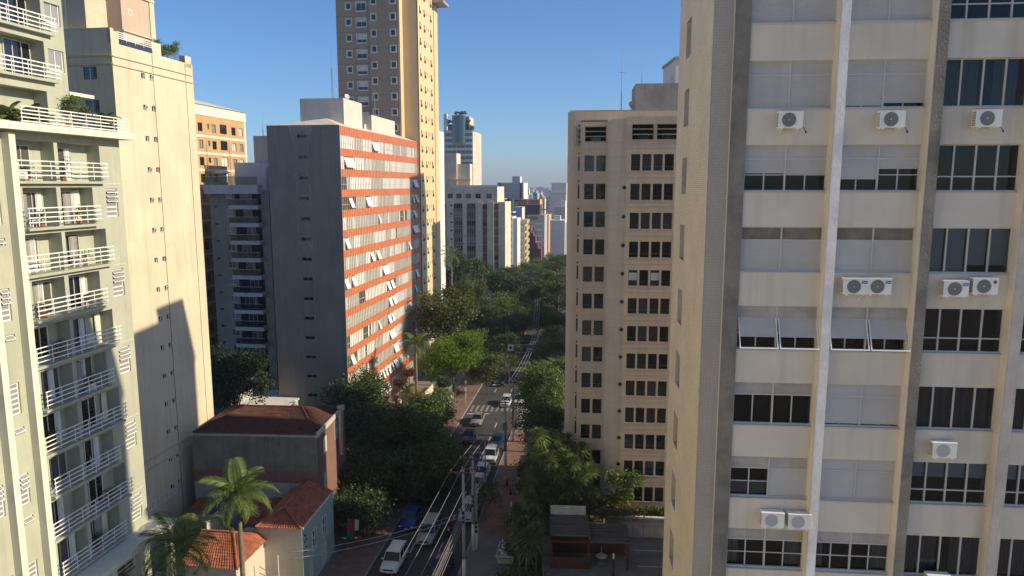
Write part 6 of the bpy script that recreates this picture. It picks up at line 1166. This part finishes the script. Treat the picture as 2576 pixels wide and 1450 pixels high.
for k, (a, c) in enumerate((('C', 'D'), ('D', 'E'), ('E', 'F'))):
    for dx in (-.5, 0, .5): cable(('power cable from the transformer pole to the junction pole', 'cable rising up the shaded street from the junction pole', 'cable between the far small poles')[k], up(a, dx, 0), up(c, dx, 0), .5, .03, group=('cables to the junction pole', 'cables up the shaded street', 'cables between far poles')[k])
for i in range(4): cable('cable branching from the junction pole along the side street', up('D', .1, -.3 - .5 * i), (40, 112, 13.5 - .5 * i), 1.6 + .1 * i, .035, group='cables along the side street')
for i in range(2): cable('pale wire crossing the road to the corner house', up('B', -.3, -5.5 - .4 * i), (POLES['H'][0], POLES['H'][1], 8.2 - .6 * i), .5, .03, group='wires to the corner house')
o = thing('bracket_post', 'short wire post on the wall of the corner house', 'post', (-20.2, 57.4, G)); b = MB(); b.cyl(0, 0, 0, 4.9, .06, .05, 8); ob('post', b.mesh('post', 'far_white'), o)
# bus shelter
q = gz(1139, 1072, G); bs = thing('bus_shelter', 'bus shelter with curved glassy roof on the left pavement', 'bus shelter', (xl(q.y) - 2.0, q.y, G + .13), 7.3)
b = MB(); n = 8
for i in range(n):
    t0, t1 = i / n, (i + 1) / n; f = lambda t: (-.9 + 1.9 * t, 2.45 + .38 * math.sin(math.pi * (.15 + .7 * t))); (x0, z0), (x1, z1) = f(t0), f(t1); b.quad((x0, -2, z0), (x1, -2, z1), (x1, 2, z1), (x0, 2, z0))
ob('roof', b.mesh('roof', 'glass3', smooth=True), bs); rib = MB()
for i in range(n): (x0, z0), (x1, z1) = f(i / n), f((i + 1) / n); rib.limb([(x0, 0, z0 + .02), (x1, 0, z1 + .02)], .03, 5)
rib = rib.mesh('roof_rib', 'steel')
for y in (-2, -.7, .7, 2): ob('roof_rib', rib, bs, (0, y, 0))
for y in (-1.9, 1.9): ob('post', boxmesh('bpost', .1, .1, 2.65, 'steel'), bs, (-.85, y - .05, 0))
ob('back_panel', boxmesh('bback', .03, 3.6, 1.7, 'rail_glass'), bs, (-.84, -1.8, .4)); ob('bench', boxmesh('bbench', .4, 2.4, .06, 'wood_red'), bs, (-.7, -1.2, .45)); ob('advert_panel', boxmesh('badv', .9, .14, 1.9, 'banner_red'), bs, (-.6, -2.15, .25))
for i, (dx, dy) in enumerate(((-.6, 9.5), (-1.4, 14.0))): o = thing('sign_post', 'thin grey sign post on the left pavement past the shelter', 'sign', (xl(q.y + dy) + dx, q.y + dy, G + .13), 0, 'sign posts past the shelter'); b = MB(); b.cyl(0, 0, 0, 3.2, .035, .035, 6); ob('post', b.mesh('post', 'far_white'), o); ob('plate', boxmesh('splate', .4, .02, .5, 'far_white'), o, (-.2, -.06, 2.6))
o = thing('traffic_sign', 'white sign board hung from an arm over the shaded lane', 'sign', (xr(133) + .6, 133, G + .1)); b = MB(); b.limb([(0, 0, 0), (0, 0, 5.2), (-.8, 0, 6.2), (-5.2, 0, 6.2)], .06, 7); ob('post', b.mesh('post', 'steel'), o); e = ob('board', boxmesh('sboard', 1.1, .05, 1.2, 'far_white'), o, (-5.3, -.08, 5.0)); ob('symbol', boxmesh('ssym', .5, .02, .5, 'black_plastic'), e, (.3, -.02, .4))
# skip full of rubble
q = gz(1275, 1412, G); sk = thing('rubble_skip', 'dirty white skip heaped with rubble bags on the right pavement', 'skip', (q.x, q.y, G + .14), 7.3)
b = MB(); P0 = [(-.7, -1.0, .12), (.7, -1.0, .12), (.7, 1.0, .12), (-.7, 1.0, .12)]; P1 = [(-.9, -1.35, 1.1), (.9, -1.35, 1.1), (.9, 1.35, 1.1), (-.9, 1.35, 1.1)]; P2 = [(x * .93, y * .95, 1.1) for x, y, z in P1]; P3 = [(x * .85, y * .85, .85) for x, y, z in P1]
for A_, B_ in ((P0, P1), (P1, P2), (P2, P3)):
    for j in range(4): k = (j + 1) % 4; b.quad(A_[j], A_[k], B_[k], B_[j])
b.quad(*P0); b.quad(*P3); ob('tub', b.mesh('tub', 'skip_white'), sk); b = MB(); b.box(-.94, .94, -1.40, -1.32, 1.04, 1.13); b.box(-.94, .94, 1.32, 1.4, 1.04, 1.13); ob('rim', b.mesh('rim', 'skip_white'), sk)
for y in (-.8, .8): ob('runner', boxmesh('runner', 1.3, .12, .14, 'rust'), sk, (-.65, y, 0))
tn = text_mesh('2143-1207', .24, 'black_plastic'); ang = math.atan2(.35, .98); ob('lettering', tn, sk, (0, -1.275, .78), rot=(R(90) + ang, 0, 0))
random.seed(3); b = MB(); b.v = []; 
for i in range(14):
    me_ = MB(); r_ = random.uniform(.16, .3); me_.limb([(0, 0, -r_ * .6), (0, 0, -r_ * .3), (r_ * .1, 0, r_ * .2), (0, 0, r_ * .6)], [r_ * .5, r_, r_ * .85, r_ * .25], 7); ob('rubble_bag', me_.mesh('rubble_bag', random.choice(['rubble', 'far_white', 'house_cream', 'far_grey'])), sk, (random.uniform(-.6, .6), random.uniform(-1.0, 1.0), random.uniform(.95, 1.2)), rot=(random.uniform(-.5, .5), random.uniform(-.5, .5), random.uniform(0, 6)))
b = MB(); b.limb([(0, 0, 0), (.02, 0, .5), (0, 0, .75)], [.07, .07, .05], 8); ob('cardboard_tube', b.mesh('cardboard_tube', 'far_white'), sk, (-.55, .9, .95))
for i, (zx, zy) in enumerate(((240, 632), (140, 705), (170, 780))):
    q = gz(1232.3 + .3072 * zx, 1004 + .3072 * zy, G + .13); o = thing('traffic_cone', 'dark traffic cone on the red pavement', 'cone', (q.x, q.y, G + .13), 0, 'cones on the red pavement'); s = 1.3 if i == 0 else 1.0; b = MB(); b.limb([(0, 0, .04), (0, 0, .85 * s)], [.18, .04], 10); ob('body', b.mesh('body', 'cone', smooth=True), o); ob('base', boxmesh('cbase', .44, .44, .05, 'black_plastic'), o, (-.22, -.22, 0))
for i, (zx, zy) in enumerate(((215, 660), (208, 692), (97, 722))): q = gz(1232.3 + .3072 * zx, 1004 + .3072 * zy, G + .13); ob('utility_cover', boxmesh('ucover', .9, .6, .012, 'concrete' if i < 2 else 'rust'), bpy.data.objects['pavement_right'], (q.x, q.y, G + .132))
for i in range(4): o = thing('bollard', 'thin dark bollard on the left pavement by the big tree', 'bollard', (xl(78 + 2.2 * i) - 1.0, 78 + 2.2 * i, G + .13), 0, 'bollards by the big tree'); b = MB(); b.cyl(0, 0, 0, .95, .05, .05, 8); b.cyl(0, 0, .95, 1.0, .065, .03, 8); ob('post', b.mesh('post', 'black_plastic'), o)
o = thing('street_banner', 'red, green and white banner leaning by the corner house', 'banner', (-16.6, 67.2, G + .13)); b = MB(); b.limb([(0, 0, 0), (.2, 0, 3.4)], .03, 6); ob('pole', b.mesh('pole', 'steel'), o); b = MB(); b.quad((.1, 0, 2.0), (.75, .25, 1.9), (.8, .3, 3.1), (.2, 0, 3.3), 0); b.quad((.05, 0, 1.1), (.7, .2, 1.0), (.75, .25, 1.88), (.1, 0, 1.98), 1); b.quad((.75, .25, 1.9), (1.1, .5, 1.8), (1.15, .5, 2.9), (.8, .3, 3.1), 2); ob('cloth', b.mesh('cloth', 'banner_red', 'banner_green', 'house_cream'), o)

# ================================================================== THE AIR
m = bpy.data.materials.new('haze'); m.use_nodes = True; n = m.node_tree.nodes
for x in list(n):
    if x.type == 'BSDF_PRINCIPLED': n.remove(x)
v = n.new('ShaderNodeVolumePrincipled'); v.inputs['Color'].default_value = (.78, .86, 1, 1); v.inputs['Density'].default_value = .00022; v.inputs['Anisotropy'].default_value = .25
m.node_tree.links.new(v.outputs[0], n['Material Output'].inputs['Volume']); MATS['haze'] = m
b = MB(); b.box(-3000, 3000, -60, 3600, G - 1.2, 96); hz = ob('haze', b.mesh('haze', 'haze')); hz['kind'] = 'stuff'; hz['label'] = 'thin pale blue haze filling the air over the city'; hz['category'] = 'haze'
